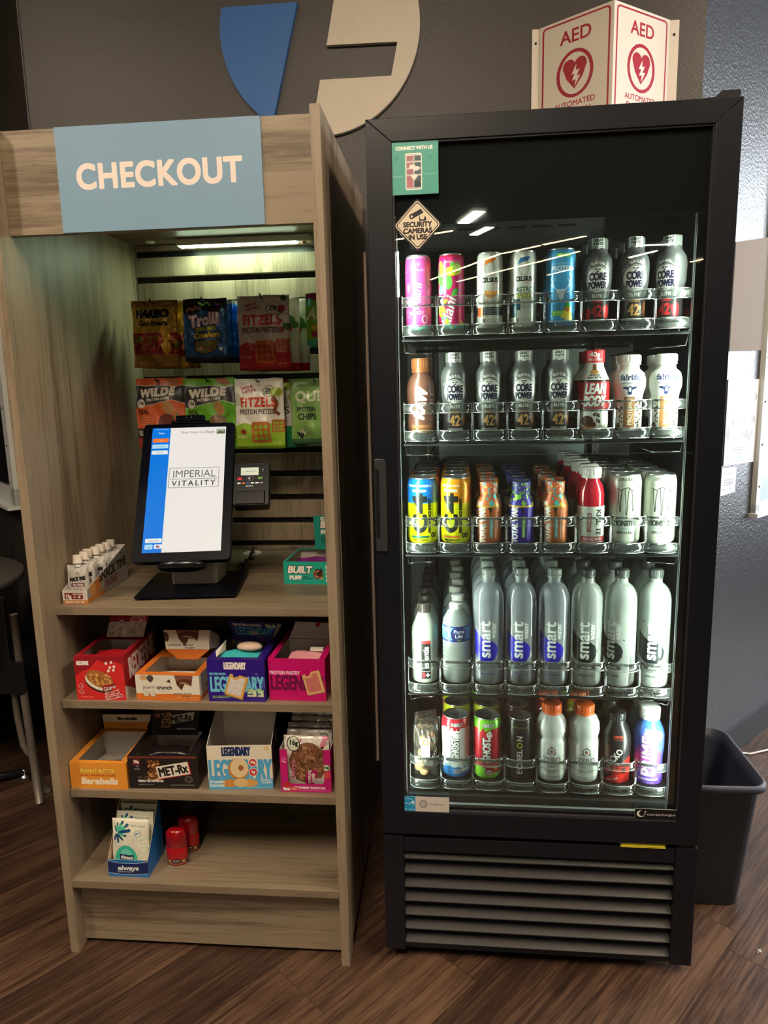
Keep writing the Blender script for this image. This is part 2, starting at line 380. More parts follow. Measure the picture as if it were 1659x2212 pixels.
fl = G().box(-5, 5, -12, 2.9, -.05, -.006).obj('floor', mat('floor_underlay', (40, 28, 22), .7)); struct(fl)
du = Vector((.651, .759)); dv = Vector((.759, -.651)); P0 = Vector((1.5595, .1086)); PW, PL = .182, 1.22
plank_me = G().box(-PL/2+.0006, PL/2-.0006, -PW/2+.0006, PW/2-.0006, -.006, 0).mesh('plank', M['plank'])
rg = random.Random(5); npk = 0
for k in range(-13, 16):
    off = 0 if k == 0 else rg.uniform(0, PL)
    for j in range(-3, 3):
        u0 = j*PL+off; c = P0+dv*((k+.5)*PW)+du*(u0+PL/2)
        if c.y > 2.2 or c.y < -2.4 or c.x < -2.6 or c.x > 3.4: continue
        o = bpy.data.objects.new('plank', plank_me); COL.objects.link(o); o.parent = fl; o.location = (c.x, c.y, 0); o.rotation_euler = (0, 0, math.atan2(du.y, du.x)+(PI if rg.random() < .5 else 0)); npk += 1
WL, WR = Vector((-.30, .72)), Vector((1.60, .72))
s45 = math.sqrt(.5)
struct(G().box(WL.x, WR.x, .72, .84, 0, CEIL).obj('wall_back', M['wall']))
EL, ER = WL+Vector((-s45, s45))*3.0, WR+Vector((s45, s45))*3.0
struct(G().prism([(WL.x, WL.y), (WL.x, WL.y+.17), (EL.x, EL.y+.17), (EL.x, EL.y)], 0, CEIL, 'z').obj('wall_left', M['wall']))
struct(G().prism([(WR.x, WR.y), (ER.x, ER.y), (ER.x, ER.y+.17), (WR.x, WR.y+.17)], 0, CEIL, 'z').obj('wall_right', M['wall2']))
struct(G().box(-5.1, EL.x, 2.84, 2.95, 0, CEIL).box(ER.x, 5.1, 2.84, 2.95, 0, CEIL).obj('wall_far', M['wall']))
struct(G().box(-5.1, -5, -12, 2.95, 0, CEIL).obj('wall_far_left', M['wall']))
struct(G().box(5, 5.1, -12, -1.3, 0, CEIL).box(5, 5.1, 2.6, 2.95, 0, CEIL).box(5, 5.1, -1.3, 2.6, 0, .7).box(5, 5.1, -1.3, 2.6, 2.72, CEIL).obj('wall_far_right', M['wall']))
struct(G().box(-5.1, 5.1, -12.1, -12, 0, CEIL).obj('wall_front', M['wall']))
struct(G().box(-5.1, 5.1, -12.1, 2.95, CEIL, CEIL+.1).obj('ceiling', M['ceil']))
wf = mat('window_frame_paint', (215, 218, 215), .4)
# window in the far right wall (out of view): frame and pane
w1 = G()
for a in ((-1.3, 2.6, .7, .76), (-1.3, 2.6, 2.66, 2.72), (-1.3, -1.24, .7, 2.72), (2.54, 2.6, .7, 2.72), (.62, .68, .7, 2.72)): w1.box(4.98, 5.06, a[0], a[1], a[2], a[3])
struct(w1.obj('window_1', wf))
# baseboards
bb = .1
def strip45(a, d, s0, s1, z0, z1, th, name, mt, nx):
    p = a+d*s0; q = a+d*s1; n = Vector(nx)*th
    return G().prism([(p.x, p.y), (q.x, q.y), (q.x+n.x, q.y+n.y), (p.x+n.x, p.y+n.y)][::(1 if nx[0] < 0 else 1)], z0, z1, 'z').obj(name, mt)
DR, DL = Vector((s45, s45)), Vector((-s45, s45)); NR, NL = (s45, -s45), (-s45, -s45)
struct(G().box(WL.x, WR.x, .708, .7195, .0005, bb).obj('baseboard_back', M['base']))
struct(strip45(WR, DR, .001, 2.98, .0005, bb, .012, 'baseboard_right', M['base'], NR))
struct(strip45(WL, DL, .001, 2.98, .0005, bb, .012, 'baseboard_left', M['base'], NL))
# side windows set in the two slanted walls: frame, pane
def side_window(n, A, D, Nn, s0, s1, z0, z1, pane, lip, f=.028):
    def pt(s, t): q = A+D*s+Vector(Nn)*t; return q.x, q.y
    def bx(g, s0, s1, t0, t1, z0, z1): g.prism([pt(s0, t0), pt(s1, t0), pt(s1, t1), pt(s0, t1)], z0, z1, 'z'); return g
    fr = G()
    for a in ((s0, s1, z0, z0+f), (s0, s1, z1-f, z1), (s0, s0+f, z0, z1), (s1-f, s1, z0, z1)): bx(fr, a[0], a[1], .0005, .018, a[2], a[3])
    bx(fr, s0-.012, s1, .0005, lip, z0-.014, z0-.0005)
    o = struct(fr.obj('window_%d' % n, wf))
    g = G(); a, b = pt(s0+f, .006), pt(s1-f, .006)
    bx(g, s0+f, s1-f, .001, .007, z0+f, z1-f); g.obj('pane', pane, o)
    sc_ = G()
    for i in range(4):
        z = z0+.09+i*.142
        q = pt(s0+f*.5, .0195); sc_.lathe([(0, -.001), (.0035, -.001), (.0035, .001), (0, .001)], 8)
        st = len(sc_.v)-9*4
        sc_.xf(Matrix.Translation((q[0], q[1], z)) @ Matrix.Rotation(math.atan2(Nn[1], Nn[0])+PI/2, 4, 'Z') @ Matrix.Rotation(PI/2, 4, 'X'), st)
    sc_.obj('screws', M['blk'], o, kind='stuff')
    return o
frosted = mat('frosted_window_pane', (188, 202, 208), .25, var=.05, vscale=5)
darkpane = mat('dark_window_pane', (14, 17, 24), .15)
side_window(2, WR, DR, NR, .475, 1.5, .872, 2.4, frosted, .03)
side_window(3, WL, DL, NL, .628, 1.9, .90, 2.4, darkpane, .05, .066)
struct(G().box(WL.x-.0002, WL.x+.003, .7165, .7198, bb, CEIL).obj('trim_1', mat('wall_corner_bead', (84, 78, 74), .5)))

# tan board and the two notices on the slanted wall
def wallframe(A, D, Nn, s, z, t=0.0):
    q = A+D*s+Vector(Nn)*t; return (q.x, q.y, z)
b_ = G().slab(wallframe(WR, DR, NR, .238, 1.406, .006), wallframe(WR, DR, NR, .462, 1.412, .006), wallframe(WR, DR, NR, .462, 1.762, .006), wallframe(WR, DR, NR, .238, 1.724, .006), .005)
tag(b_.obj('wall_board', mat('taupe_board', (140, 128, 117), .85, spec=.15)), 'taupe board with a slanted top edge on the wall right of the fridge', 'board')
cv = Cv(225, 275, (226, 222, 214), 1.6)
cv.rect(-112, 190, 30, 262, (226, 218, 150), .6).text('Use this Kiosk', 40, 240, 12, (70, 66, 66)).blobs(60, [(245, 243, 238), (214, 208, 200), (150, 146, 140)], -100, 100, 80, 240, 4, 18, 3)
cv.text('3. Ta', -70, 84, 10, (70, 66, 70), al='l').text('Enjoy', -58, 66, 10, (70, 66, 70), al='l').fine(-60, 60, 52, 2, (90, 86, 92), 3, 7).rect(-20, 14, 30, 36, (170, 184, 190)).ell(-6, 34, 5, 5, (196, 140, 60)).fine(-90, 90, 8, 1, (120, 110, 110), 2)
g = G().slab(wallframe(WR, DR, NR, .25, 1.052, .004), wallframe(WR, DR, NR, .468, 1.048, .004), wallframe(WR, DR, NR, .472, 1.32, .004), wallframe(WR, DR, NR, .248, 1.32, .004), .002)
tag(g.obj('notice', cv.mat('notice_print', .4, spec=.3)), 'large shiny printed notice with kiosk instructions on the wall right of the fridge', 'notice')
cv = Cv(102, 86, (214, 212, 216), 1.6).fine(-30, 40, 66, 1, (120, 110, 116), 2).fine(-36, 30, 46, 3, (90, 84, 92), 3, 7).line([(-10, 20), (10, 40), (18, 10), (30, 52)], 1.2, (60, 60, 70)).fine(-40, -20, 18, 1, (90, 84, 92), 2)
g = G().slab(wallframe(WR, DR, NR, .24, .956, .004), wallframe(WR, DR, NR, .342, .96, .004), wallframe(WR, DR, NR, .342, 1.042, .004), wallframe(WR, DR, NR, .24, 1.046, .004), .002)
tag(g.obj('notice', cv.mat('small_notice_print', .4)), 'small handwritten notice below the large one on the right wall', 'notice')
# white cable on the floor
g = G().tube([(1.93, 1.03, .004), (1.98, 1.02, .004), (2.05, 1.05, .004), (2.2, 1.1, .004), (2.5, 1.2, .004)], .0035)
tag(g.obj('cable', M['white']), 'white cable lying on the floor behind the waste basket', 'cable')
g = G()
for a in range(5): g.tube([(1.63+.004*math.cos(a*1.4), .10+.004*math.sin(a*2), .002+.001*a), (1.63+.006*math.sin(a*2.1), .103+.005*math.cos(a*1.7), .003)], .0012, 5)
tag(g.obj('paper_scrap', M['white']), 'tiny white crumpled scrap on the floor planks', 'scrap')

# ------------------------------------------------------------------ ceiling lamps (they also show in the fridge glass)
def lamp_mat(name, col, s):
    return mat(name, (250, 248, 240), .4, emit=col, estr=s)
ML_W = lamp_mat('warm_white_diffuser', (255, 233, 204), LAMP); ML_C = lamp_mat('white_diffuser', (255, 246, 228), LAMP); ML_Y = lamp_mat('yellow_white_diffuser', (255, 218, 150), LAMP*.5)
def fixture(x, y, ln, wd, ang, ml, label):
    t = thing('ceiling_light', label, 'light', (x, y, CEIL), R(ang), 'ceiling lights of the room')
    G().box(-ln/2-.02, ln/2+.02, -wd/2-.015, wd/2+.015, -.03, -.001).obj('housing', M['white'], t)
    G().box(-ln/2, ln/2, -wd/2, wd/2, -.036, -.0305).obj('diffuser', ml, t)
for x, y, ln, wd, ang, ml, wh in ((2.55, -.75, 1.2, .16, 60, ML_W, 'right of the fridge'), (.55, -1.75, 1.2, .16, 60, ML_W, 'over the photographer'), (-1.1, -1.5, 1.2, .13, 60, ML_W, 'left of the checkout unit'),
        (1.0, -6.08, .5, .12, 72, ML_C, 'nearer panel behind the camera'), (1.12, -6.75, .4, .1, 65, ML_C, 'second panel behind the camera'),
        (.45, -6.84, .8, .035, 27, ML_Y, 'short strip far behind'), (.9, -9.2, 2.3, .035, 64, ML_Y, 'long strip first length'), (1.63, -7.97, .62, .035, 45, ML_Y, 'long strip second length'), (2.1, -7.5, .6, .035, 43, ML_Y, 'long strip third length'),
        (1.35, -9.8, 1.9, .035, 55, ML_Y, 'parallel strip first length'), (2.15, -8.65, .9, .035, 57, ML_Y, 'parallel strip second length'), (2.37, -9.98, .6, .03, 59, ML_Y, 'far parallel strip'),
        (3.3, -8.05, .32, .05, 0, ML_C, 'far right bright panel'), (3.28, -8.7, .5, .05, 60, ML_C, 'far right slanted panel'), (4.2, -9.4, .3, .03, 65, ML_Y, 'far right short strip')):
    fixture(x, y, ln, wd, ang, ml, 'linear ceiling light, %s' % wh)

# ------------------------------------------------------------------ wall logo and AED sign
cx0, cz0, cR = .567, 2.30, .278
def arc(a0, a1, n=24): return [(cx0+cR*math.cos(R(a0+(a1-a0)*i/n)), cz0+cR*math.sin(R(a0+(a1-a0)*i/n))) for i in range(n+1)]
def ang(x, z): return math.degrees(math.atan2(z-cz0, x-cx0))
t = thing('wall_logo', 'round emblem of a blue piece and a cream piece mounted on the dark wall', 'logo', (0, 0, 0))
pl = [(.5098, 2.3655)]+arc(ang(.297, 2.3655), 360+ang(.425, 2.06))
G().prism(pl[::-1], .706, .719).obj('blue_piece', mat('blue_panel', (28, 98, 168), .45, var=.04), t, label='blue half-moon piece')
pl = [(.6118, 2.367), (.587, 2.253), (.7825, 2.2505), (.7642, 2.1664), (.5654, 2.1671)]+arc(ang(.5345, 2.0239), ang(.8366, 2.367))
G().prism(pl, .706, .719).obj('cream_piece', mat('cream_panel', (208, 196, 176), .45, var=.04, vscale=60), t, label='cream piece with a notch')
def aed(mir):
    c = Cv(180, 300, (226, 216, 200), 2.2); red = (168, 24, 48)
    c.poly(rrect(-82, 82, 8, 294, 10), red).poly(rrect(-78, 78, 12, 290, 7), (226, 216, 200))
    c.text('AED', 0, 240, 30, red, bold=.9, sx=.9)
    c.ring(0, 165, 45, 57, 8, red, (226, 216, 200))
    c.ell(-14, 183, 15, 17, red).ell(14, 183, 15, 17, red).poly([(-28, 178), (28, 178), (20, 155), (0, 128), (-20, 155)], red)
    c.poly([(4, 186), (-8, 163), (0, 164), (-6, 148), (3, 150), (0, 132), (14, 158), (5, 157), (12, 172), (3, 171)], (235, 228, 214))
    c.text('AUTOMATED', 0, 88, 13, red, fit=100, bold=.3).text('EXTERNAL', 0, 68, 13, red, fit=90, bold=.3).text('DEFIBRILLATOR', 0, 48, 13, red, fit=120, bold=.3)
    return c
t = thing('aed_sign', 'white V-shaped AED sign with red hearts projecting from the wall above the fridge', 'sign', (0, 0, 0))
ap = .13; zt, zb = 2.262, 1.955
aedm = aed(0).mat('aed_print', .35); signw = mat('sign_plastic', (226, 216, 200), .35)
G().slab((1.166, .714, zb), (1.335, .72-ap, zb), (1.335, .72-ap, zt), (1.166, .714, zt), .003, 0, 1).obj('sign_face', [aedm, signw], t)
G().slab((1.335, .72-ap, zb), (1.506, .714, zb), (1.506, .714, zt), (1.335, .72-ap, zt), .003, 0, 1).obj('sign_face', [aedm, signw], t)
for x0, x1 in ((1.1465, 1.166), (1.506, 1.531)):
    f_ = G().box(x0, x1, .7165, .7195, zb, zt).obj('flange', signw, t)
    G().lathe([(0, 0), (.0035, 0), (.003, .002), (0, .0022)], 10).xf(Matrix.Translation(((x0+x1)/2, .7165, zt-.035)) @ Matrix.Rotation(PI/2, 4, 'X')).obj('screw', M['blk'], f_)

# ================================================================== checkout unit
KW, KT, KH, KD = .678, .0205, 1.8485, .67
K = thing('checkout_unit', 'tall oak laminate checkout shelving unit with a slatted back left of the fridge', 'shelving unit', (0, 0, 0))
for x0, x1 in ((0, KT), (KW-KT, KW)):
    pts = [(0, 0), (.035, 0), (.06, .03), (.42, .03), (.45, 0), (KD, 0), (KD, KH), (0, KH)]
    G().prism(pts, x0, x1, 'x').obj('side_panel', M['oakv'], K, bevel=.0008)
xi0, xi1 = KT+.0005, KW-KT-.0005
G().box(xi0, xi1, .038, .056, 1.6459, 1.845).obj('header_panel', M['oakh'], K, bevel=.0006)
G().box(xi0, xi1, .0565, .634, 1.7365, 1.7545).obj('ceiling_panel', M['oakd'], K)
for r, z in ((.055, .848), (.036, .631), (.030, .4101), (-.0, .1947)):
    G().box(xi0+(.0 if z in (.848, .1947) else .003), xi1-(.0 if z in (.848, .1947) else .003), r, .634, z-.0185, z).obj('shelf', M['oakd'], K, bevel=.0006)
G().box(xi0, xi1, .034, .052, .012, .1755).obj('kick_board', M['oakh'], K)
G().box(xi0, xi1, .655, .6695, .02, 1.80).obj('groove_board', M['blk'], K, label='black backing seen in the grooves')
gz = [1.711-.0705*i for i in range(22)]
top = 1.735
for z in gz:
    if top-(z+.009) > .008: G().box(xi0, xi1, .636, .6545, z+.009, top).obj('slat', M['oakv'], K, bevel=.001)
    top = z-.009
G().box(xi0, xi1, .636, .6545, .2, top).obj('slat', M['oakv'], K)
G().box(-.0055, KW+.0062, .6702, .682, .14, 1.70).obj('back_board', mat('pale_board_edge', (232, 206, 186), .6), K, label='light back board edge')  # board in a paler colour, showing as a thin strip past the side panels
# shelf clips
for x in (xi0+.03, xi1-.06):
    for z in (.631, .4101): G().box(x, x+.003, .10, .15, z-.034, z-.0188).obj('shelf_clip', clear('clear_clip', (240, 240, 240), .3), K)
cv = Cv(417, 198, (124, 158, 184), 2.2)
cv.text('CHECKOUT', -2, 82, 44, (238, 224, 214), fit=338, bold=2.6, gap=.05)
G().box(.1378, .555, .033, .0375, 1.6462, 1.8448, 1, {'front': 0}).obj('sign', [cv.mat('checkout_sign_print', .45), mat('sign_edge', (124, 158, 184), .5)], K, label='pale blue sign reading CHECKOUT')
# light bar under the ceiling panel
t = thing('light_bar', 'white lit LED bar under the top of the checkout unit', 'light', (0, 0, 0))
G().box(.172, .545, .566, .600, 1.7178, 1.736).obj('housing', M['white'], t, bevel=.002)
G().box(.178, .505, .569, .597, 1.7160, 1.7175).obj('diffuser', mat('led_diffuser', (240, 255, 240), .4, emit=(222, 255, 214), estr=KIOSK_LED), t)
G().lathe([(0, 0), (.008, 0), (.006, -.005), (0, -.006)], 14).obj('switch', mat('pink_sensor', (214, 140, 128), .4), t, (.525, .583, 1.7176))
G().tube([(.546, .583, 1.729), (.575, .585, 1.731), (.60, .60, 1.733), (.65, .61, 1.731)], .0016).obj('cord', M['white'], t)
G().lathe([(0, 0), (.014, 0), (.012, -.004), (0, -.005)], 16).obj('magnet', M['white'], t, (.09, .59, 1.7364))
# cable grommet in the counter
g = G().lathe([(.012, .0), (.0125, .0035), (.024, .0035), (.027, .001), (.027, 0), (.012, 0)], 24)
tag(g.obj('cable_grommet', M['white'], loc=(.335, .575, .8482)), 'white cable grommet in the counter behind the tablet', 'grommet')

# ================================================================== black table and chair at the left
t = thing('cafe_table', 'round black-topped cafe table behind the checkout unit at the left edge', 'table', (-.84, .60, 0))
G().lathe([(0, .722), (.36, .722), (.372, .728), (.375, .735), (.375, .745), (.37, .75), (0, .75)], 48).obj('tabletop', mat('table_laminate', (84, 80, 76), .5), t)
G().lathe([(0, .03), (.03, .03), (.03, .721), (0, .721)], 20).obj('pole', M['blk'], t)
for i in range(4):
    a = R(i*90+30)
    lg = G().tube([(0, 0, .04), (.3*math.cos(a), .3*math.sin(a), .018)], [.02, .012], 8).obj('leg', M['blk'], t)
    G().lathe([(0, 0), (.02, 0), (.02, .006), (.006, .01), (.006, .03), (0, .03)], 14, cx=.3*math.cos(a), cy=.3*math.sin(a)).obj('foot', M['chrome'], lg)
t = thing('stacking_chair', 'black shell stacking chair with grey tube legs, seen from behind left of the checkout unit', 'chair', (0, 0, 0))
sh = M['blk']
G().prism([(-.85, .39), (-.4325, .39), (-.420, .41), (-.420, .495), (-.43, .50), (-.462, .50), (-.462, .70), (-.50, .715), (-.80, .715), (-.835, .70), (-.835, .50), (-.85, .5)], .575, .583).obj('backrest', sh, t, bevel=.002)
G().prism(rrect(-.85, -.455, .5835, .98, .05), .425, .44, 'z').obj('seat', sh, t, bevel=.003)
for sx in (0, 1):
    X = lambda x: x if sx == 0 else -1.285-x
    G().tube([(X(-.4425), .592, .65), (X(-.4405), .592, .41), (X(-.435), .592, .2), (X(-.430), .592, .008)], .0125, 10).obj('leg', M['steel'], t)
    G().tube([(X(-.478), .60, .42), (X(-.476), .60, .30), (X(-.468), .60, .205), (X(-.452), .597, .18), (X(-.444), .61, .16), (X(-.442), .64, .04), (X(-.44), .66, .008)], .0105, 10).obj('leg', M['steel'], t)
    G().tube([(X(-.46), .90, .424), (X(-.44), .97, .008)], .011, 10).obj('leg', M['steel'], t)
G().tube([(-.445, .59, .405), (-.476, .60, .40)], .010, 8).obj('joint', M['white'], t)
t = thing('stacking_chair', 'pale chair back beyond the round table, cut by the left edge', 'chair', (-1.16, 1.20, 0), R(20))
G().box(-.19, .19, -.18, .2, .43, .45).obj('seat', M['steel'], t, bevel=.01)
G().prism(rrect(-.19, .19, .52, .90, .03), -.2, -.185).obj('backrest', mat('grey_shell', (150, 146, 138), .5), t)
for sx in (-1, 1):
    for sy in (-1, 1): G().tube([(sx*.17, sy*.16, .43), (sx*.2, sy*.19, .01)], .01).obj('leg', M['steel'], t)
    G().tube([(sx*.16, -.17, .45), (sx*.16, -.184, .56)], .008).obj('back_frame', M['steel'], t)

# ================================================================== waste basket
t = thing('waste_basket', 'dark blue-black plastic waste basket on the floor right of the fridge', 'bin', (0, 0, 0))
def loft(g, rings, mi=0):
    b = len(g.v); n = len(rings[0][0])
    for pts, z in rings: g.v += [(p[0], p[1], z) for p in pts]
    for k in range(len(rings)-1):
        for i in range(n):
            j = (i+1) % n; g.face([b+k*n+i, b+k*n+j, b+(k+1)*n+j, b+(k+1)*n+i], mi, None, True)
    g.face([b+i for i in reversed(range(n))], mi); g.face([b+(len(rings)-1)*n+i for i in range(n)], mi); return g
o1 = lambda e: rrect(1.478-e, 1.648+e, .25-e, .462+e, .035+max(e, 0)*.3)
bm_ = mat('basket_plastic', (52, 56, 72), .5, bump=.1, bscale=500)
g = G(); loft(g, [(rrect(1.478, 1.648, .252, .462, .035), 0.002), (rrect(1.463, 1.665, .212, .492, .038), .34), (rrect(1.455, 1.675, .197, .503, .04), .345), (rrect(1.455, 1.675, .197, .503, .04), .36), (rrect(1.463, 1.667, .205, .495, .036), .36), (rrect(1.470, 1.659, .215, .486, .035), .33), (rrect(1.486, 1.642, .26, .455, .03), .012)])
g.obj('bin_body', bm_, t)
g = G(); g.tube([(p[0], p[1], .3595) for p in rrect(1.459, 1.671, .201, .499, .04)], .0035, 8, 0, True); g.obj('rim', mat('basket_rim', (92, 94, 104), .5), t)
# ================================================================== glass-door fridge (local frame, front face y = 0)
FX, FY, FA = .76, .0226, -.0132
FM = Matrix.Translation((FX, FY, 0)) @ Matrix.Rotation(FA, 4, 'Z')
def FW(x, y, z): return FM @ Vector((x, y, z))
F = thing('glass_door_fridge', 'tall black glass-door drinks fridge lit inside, right of the checkout unit', 'fridge', (FX, FY, 0), FA)
W_, D_, H_ = .686, .655, 1.8233
B, BI = M['black'], M['blackin']
y0 = .052
G().box(.001, .03, y0, D_, .03, 1.822).obj('side_wall', B, F); G().box(W_-.03, W_-.001, y0, D_, .03, 1.822).obj('side_wall', B, F)
G().box(.0305, W_-.0305, D_-.03, D_, .03, 1.822).obj('back_wall', BI, F); G().box(.0305, W_-.0305, y0, D_-.0305, 1.70, 1.822).obj('top_wall', B, F)
G().box(.0305, W_-.0305, y0, D_-.0305, .345, .398).obj('inner_floor', BI, F)
duct = mat('galvanised_duct', (118, 126, 120), .35, metal=.6, var=.1, vscale=20)
G().box(.115, .53, .60, .6245, .40, 1.52).obj('duct_panel', duct, F, bevel=.004)
evp = mat('evaporator_housing', (84, 86, 86), .4, metal=.4)
e = G().prism([(.25, 1.66), (.27, 1.625), (.598, 1.62), (.598, 1.695), (.25, 1.695)], .06, .50, 'x').obj('evaporator_cover', evp, F, bevel=.01)
for i in range(6): G().box(.12+i*.055, .16+i*.055, .2485, .2499, 1.665, 1.67).obj('vent_slot', M['blk'], e)
for x in (.085, .545):
    pz = G().box(x, x+.018, .585, .60, .41, 1.50)
    pz.obj('shelf_standard', M['steel'], F)
    g = G()
    for k in range(42): g.box(x+.006, x+.012, .5838, .5849, .42+k*.025, .432+k*.025)
    g.obj('standard_slots', M['blk'], F, kind='stuff')
# door frame, four mitred members
zd0, zd1 = .3311, H_
iL, iR, iB, iT = .0495, .6395, .3865, 1.781
for pts, nm in (([(0, zd1), (W_, zd1), (iR, iT), (iL, iT)][::-1], 'top'), ([(0, zd0), (W_, zd0), (iR, iB), (iL, iB)], 'bottom'),
                ([(0, zd0), (iL, iB), (iL, iT), (0, zd1)], 'left'), ([(W_, zd0), (W_, zd1), (iR, iT), (iR, iB)], 'right')):
    G().prism(pts, 0, .045).obj('frame_rail', B, F, bevel=.0012)
g = G()
for a in ((iL-.001, iR+.001, iB-.002, iB+.003), (iL-.001, iR+.001, iT-.003, iT+.001), (iL-.001, iL+.003, iB, iT), (iR-.003, iR+.001, iB, iT)): g.box(a[0], a[1], .003, .0098, a[2], a[3])
g.obj('glass_bead', mat('dark_bead', (52, 50, 56), .25), F)
glass = clear('door_glass', (244, 247, 245), .012, .0, (200, 210, 205), 1.25, 1.5)
G().box(iL-.004, iR+.004, .0115, .0150, iB-.004, iT+.004).obj('glass_pane', glass, F)
# black print on the glass: top field and borders
pm = mat('black_glass_print', (14, 17, 26), .03)
gL, gR, gT, gB = .0545, .621, 1.632, .404
G().box(iL, iR, .0155, .0165, gT, iT).obj('glass_print', pm, F); G().box(iL, gL, .0155, .0165, iB, gT-.0004).obj('glass_print', pm, F); G().box(gR, iR, .0155, .0165, iB, gT-.0004).obj('glass_print', pm, F)
G().box(gL+.0004, gR-.0004, .0155, .0165, iB, gB-.012).obj('glass_print', pm, F)
sp = clear('spacer_edge', (235, 245, 235), .35, .2)
g = G().box(gR-.0016, gR-.0002, .0166, .024, gB, gT).box(gL+.0002, gL+.0012, .0166, .024, gB, gT).box(gL, gR, .0166, .024, gB-.011, gB-.006)
g.obj('glass_spacer', mat('aluminium_spacer', (104, 108, 106), .4, metal=.3), F)
# LED strips behind the stiles, a bare end of the left tube shows at the top
ledm = mat('led_tube', (245, 255, 245), .4, emit=(240, 255, 240), estr=FRIDGE_LED)
for x0, x1, c0, c1 in ((.0499, .0523, .0496, .0498), (.6295, .6385, .6387, .6394)):
    st = G().box(c0, c1, .020, .044, .41, 1.62).obj('led_channel', M['steel'], F)
    G().box(x0, x1, .021, .043, .42, 1.615).obj('led_tube', ledm, st)
G().box(.0508, .0575, .0175, .0215, 1.50, 1.585).obj('led_end', ledm, F, label='bare bright end of the left light strip')
# base: corner posts, top rail, louvres
G().box(0, .0455, .003, .05, .0308, .3225).obj('corner_post', B, F, bevel=.001); G().box(.6405, W_, .003, .05, .0308, .3225).obj('corner_post', B, F, bevel=.001)
G().box(.046, .640, .006, .05, .2835, .3190).obj('grille_rail', B, F, bevel=.001); G().box(.046, .640, .012, .05, .0308, .0468).obj('grille_rail', B, F)
lm = mat('louver_paint', (56, 54, 54), .42, metal=.2)
lz = [.2822-.0363*i for i in range(7)]
lp = [(.034, .0), (.0335, -.002), (.007, -.0162), (.007, -.0182), (.009, -.0182), (.0362, -.004)]
me = G().prism(lp, .0465, .6395, 'x').mesh('louver', lm)
for z in lz:
    o = bpy.data.objects.new('louver', me); COL.objects.link(o); o.parent = F; o.location = (0, 0, z)
G().box(.046, .640, .0505, .0515, .0308, .31).obj('grille_back', M['blk'], F)
G().box(.01, W_-.01, .06, D_-.02, .0305, .34).obj('compressor_box', M['blk'], F)
for x in (.04, W_-.04):
    for y in (.09, D_-.06): G().lathe([(0, 0), (.018, 0), (.018, .02), (.01, .03), (0, .03)], 14, cx=x, cy=y).obj('foot', M['blk'], F)
# handle recess on the left stile, hinge cover at the top right
G().prism([(.001, .9855), (.024, .9845), (.0255, .992), (.0255, 1.172), (.019, 1.179), (.001, 1.179)], -.004, -.0003).obj('handle_plate', mat('handle_plate', (46, 50, 52), .4), F, bevel=.001)
G().box(.003, .0105, -.0052, -.0041, 1.015, 1.158).obj('handle_slot', M['blk'], F)
G().prism([(.60, 1.8236), (.655, 1.8236), (.684, 1.8236), (.684, 1.8395), (.652, 1.8395), (.64, 1.829), (.60, 1.827)], .012, .06).obj('hinge_cover', M['blk'], F, bevel=.001)
G().box(.648, .682, .006, .045, .3226, .3305).obj('hinge', M['blk'], F); G().box(.004, .05, .01, .045, .3226, .3305).obj('hinge', M['blk'], F)
# stickers on the door and base
def sticker(name, cvs, x0, x1, z0, z1, label, y=.0038, rot=0, rough=.35):
    a = R(rot); cx, cz, w, h = (x0+x1)/2, (z0+z1)/2, (x1-x0)/2, (z1-z0)/2
    P = [(cx+u*w*math.cos(a)-v*h*math.sin(a), y-.0012, cz+u*w*math.sin(a)+v*h*math.cos(a)) for u, v in ((-1, -1), (1, -1), (1, 1), (-1, 1))]
    return G().slab(*P, .0008, 0).obj(name, cvs.mat(name+'_print', rough), F, label=label)
c = Cv(92, 97, (84, 168, 152), 3); tl = (84, 168, 152)
c.text('CONNECT WITH US', 0, 81, 6, (244, 244, 232), fit=70, bold=.5).poly(rrect(-17, 15, 8, 75, 4), (226, 232, 222)).poly(rrect(-15, 13, 10.5, 72, 3), (190, 196, 190))
for k in range(5):
    for q, cc in ((-14, (176, 118, 124)), (1, (80, 96, 104))): c.rect(q, 13+k*12, q+12, 22+k*12, cc); c.rect(q, 22+k*12, q+12, 23+k*12, (236, 236, 228))
c.rect(-14, 13, -2, 25, (196, 118, 126)).rect(0, 13, 12, 25, (52, 66, 72)).poly(rrect(-9, 2, 46, 54, 1), (240, 236, 228)).poly(rrect(-2, 9, 43, 51, 1), (240, 236, 228))
c.ell(-2.4, 33, 3.4, 3.4, (240, 236, 228)).ell(2.6, 33, 3.4, 3.4, (240, 236, 228)).poly([(-5.5, 32), (5.7, 32), (0, 25)], (240, 236, 228))
c.fine(-43, -22, 33, 1, (220, 236, 228), .8).fine(20, 42, 36, 1, (220, 236, 228), .8)
for q in (-33, 31): c.ring(q, 66, 3.2, 3.2, .7, (50, 96, 88), tl)
sticker('connect_sticker', c, .0455, .1375, 1.686, 1.782, 'teal square sticker reading CONNECT WITH US')
cr_ = (226, 210, 184); c = Cv(76, 76, cr_, 3, alpha=0)
bx = lambda r, q: [(x, y+38) for x, y in [(u*math.cos(R(45))-v*math.sin(R(45)), u*math.sin(R(45))+v*math.cos(R(45))) for u, v in rrect(-r, r, -r, r, q)]]
c.poly(bx(26.5, 5), cr_).poly(bx(24.8, 4), (24, 22, 22)).poly(bx(23.6, 3.5), cr_)
c.text('SECURITY', 0, 35.5, 7, (20, 20, 20), fit=46, bold=.5).text('CAMERAS', 0, 26, 7, (20, 20, 20), fit=46, bold=.5).text('IN USE', 0, 16.5, 7, (20, 20, 20), fit=30, bold=.5)
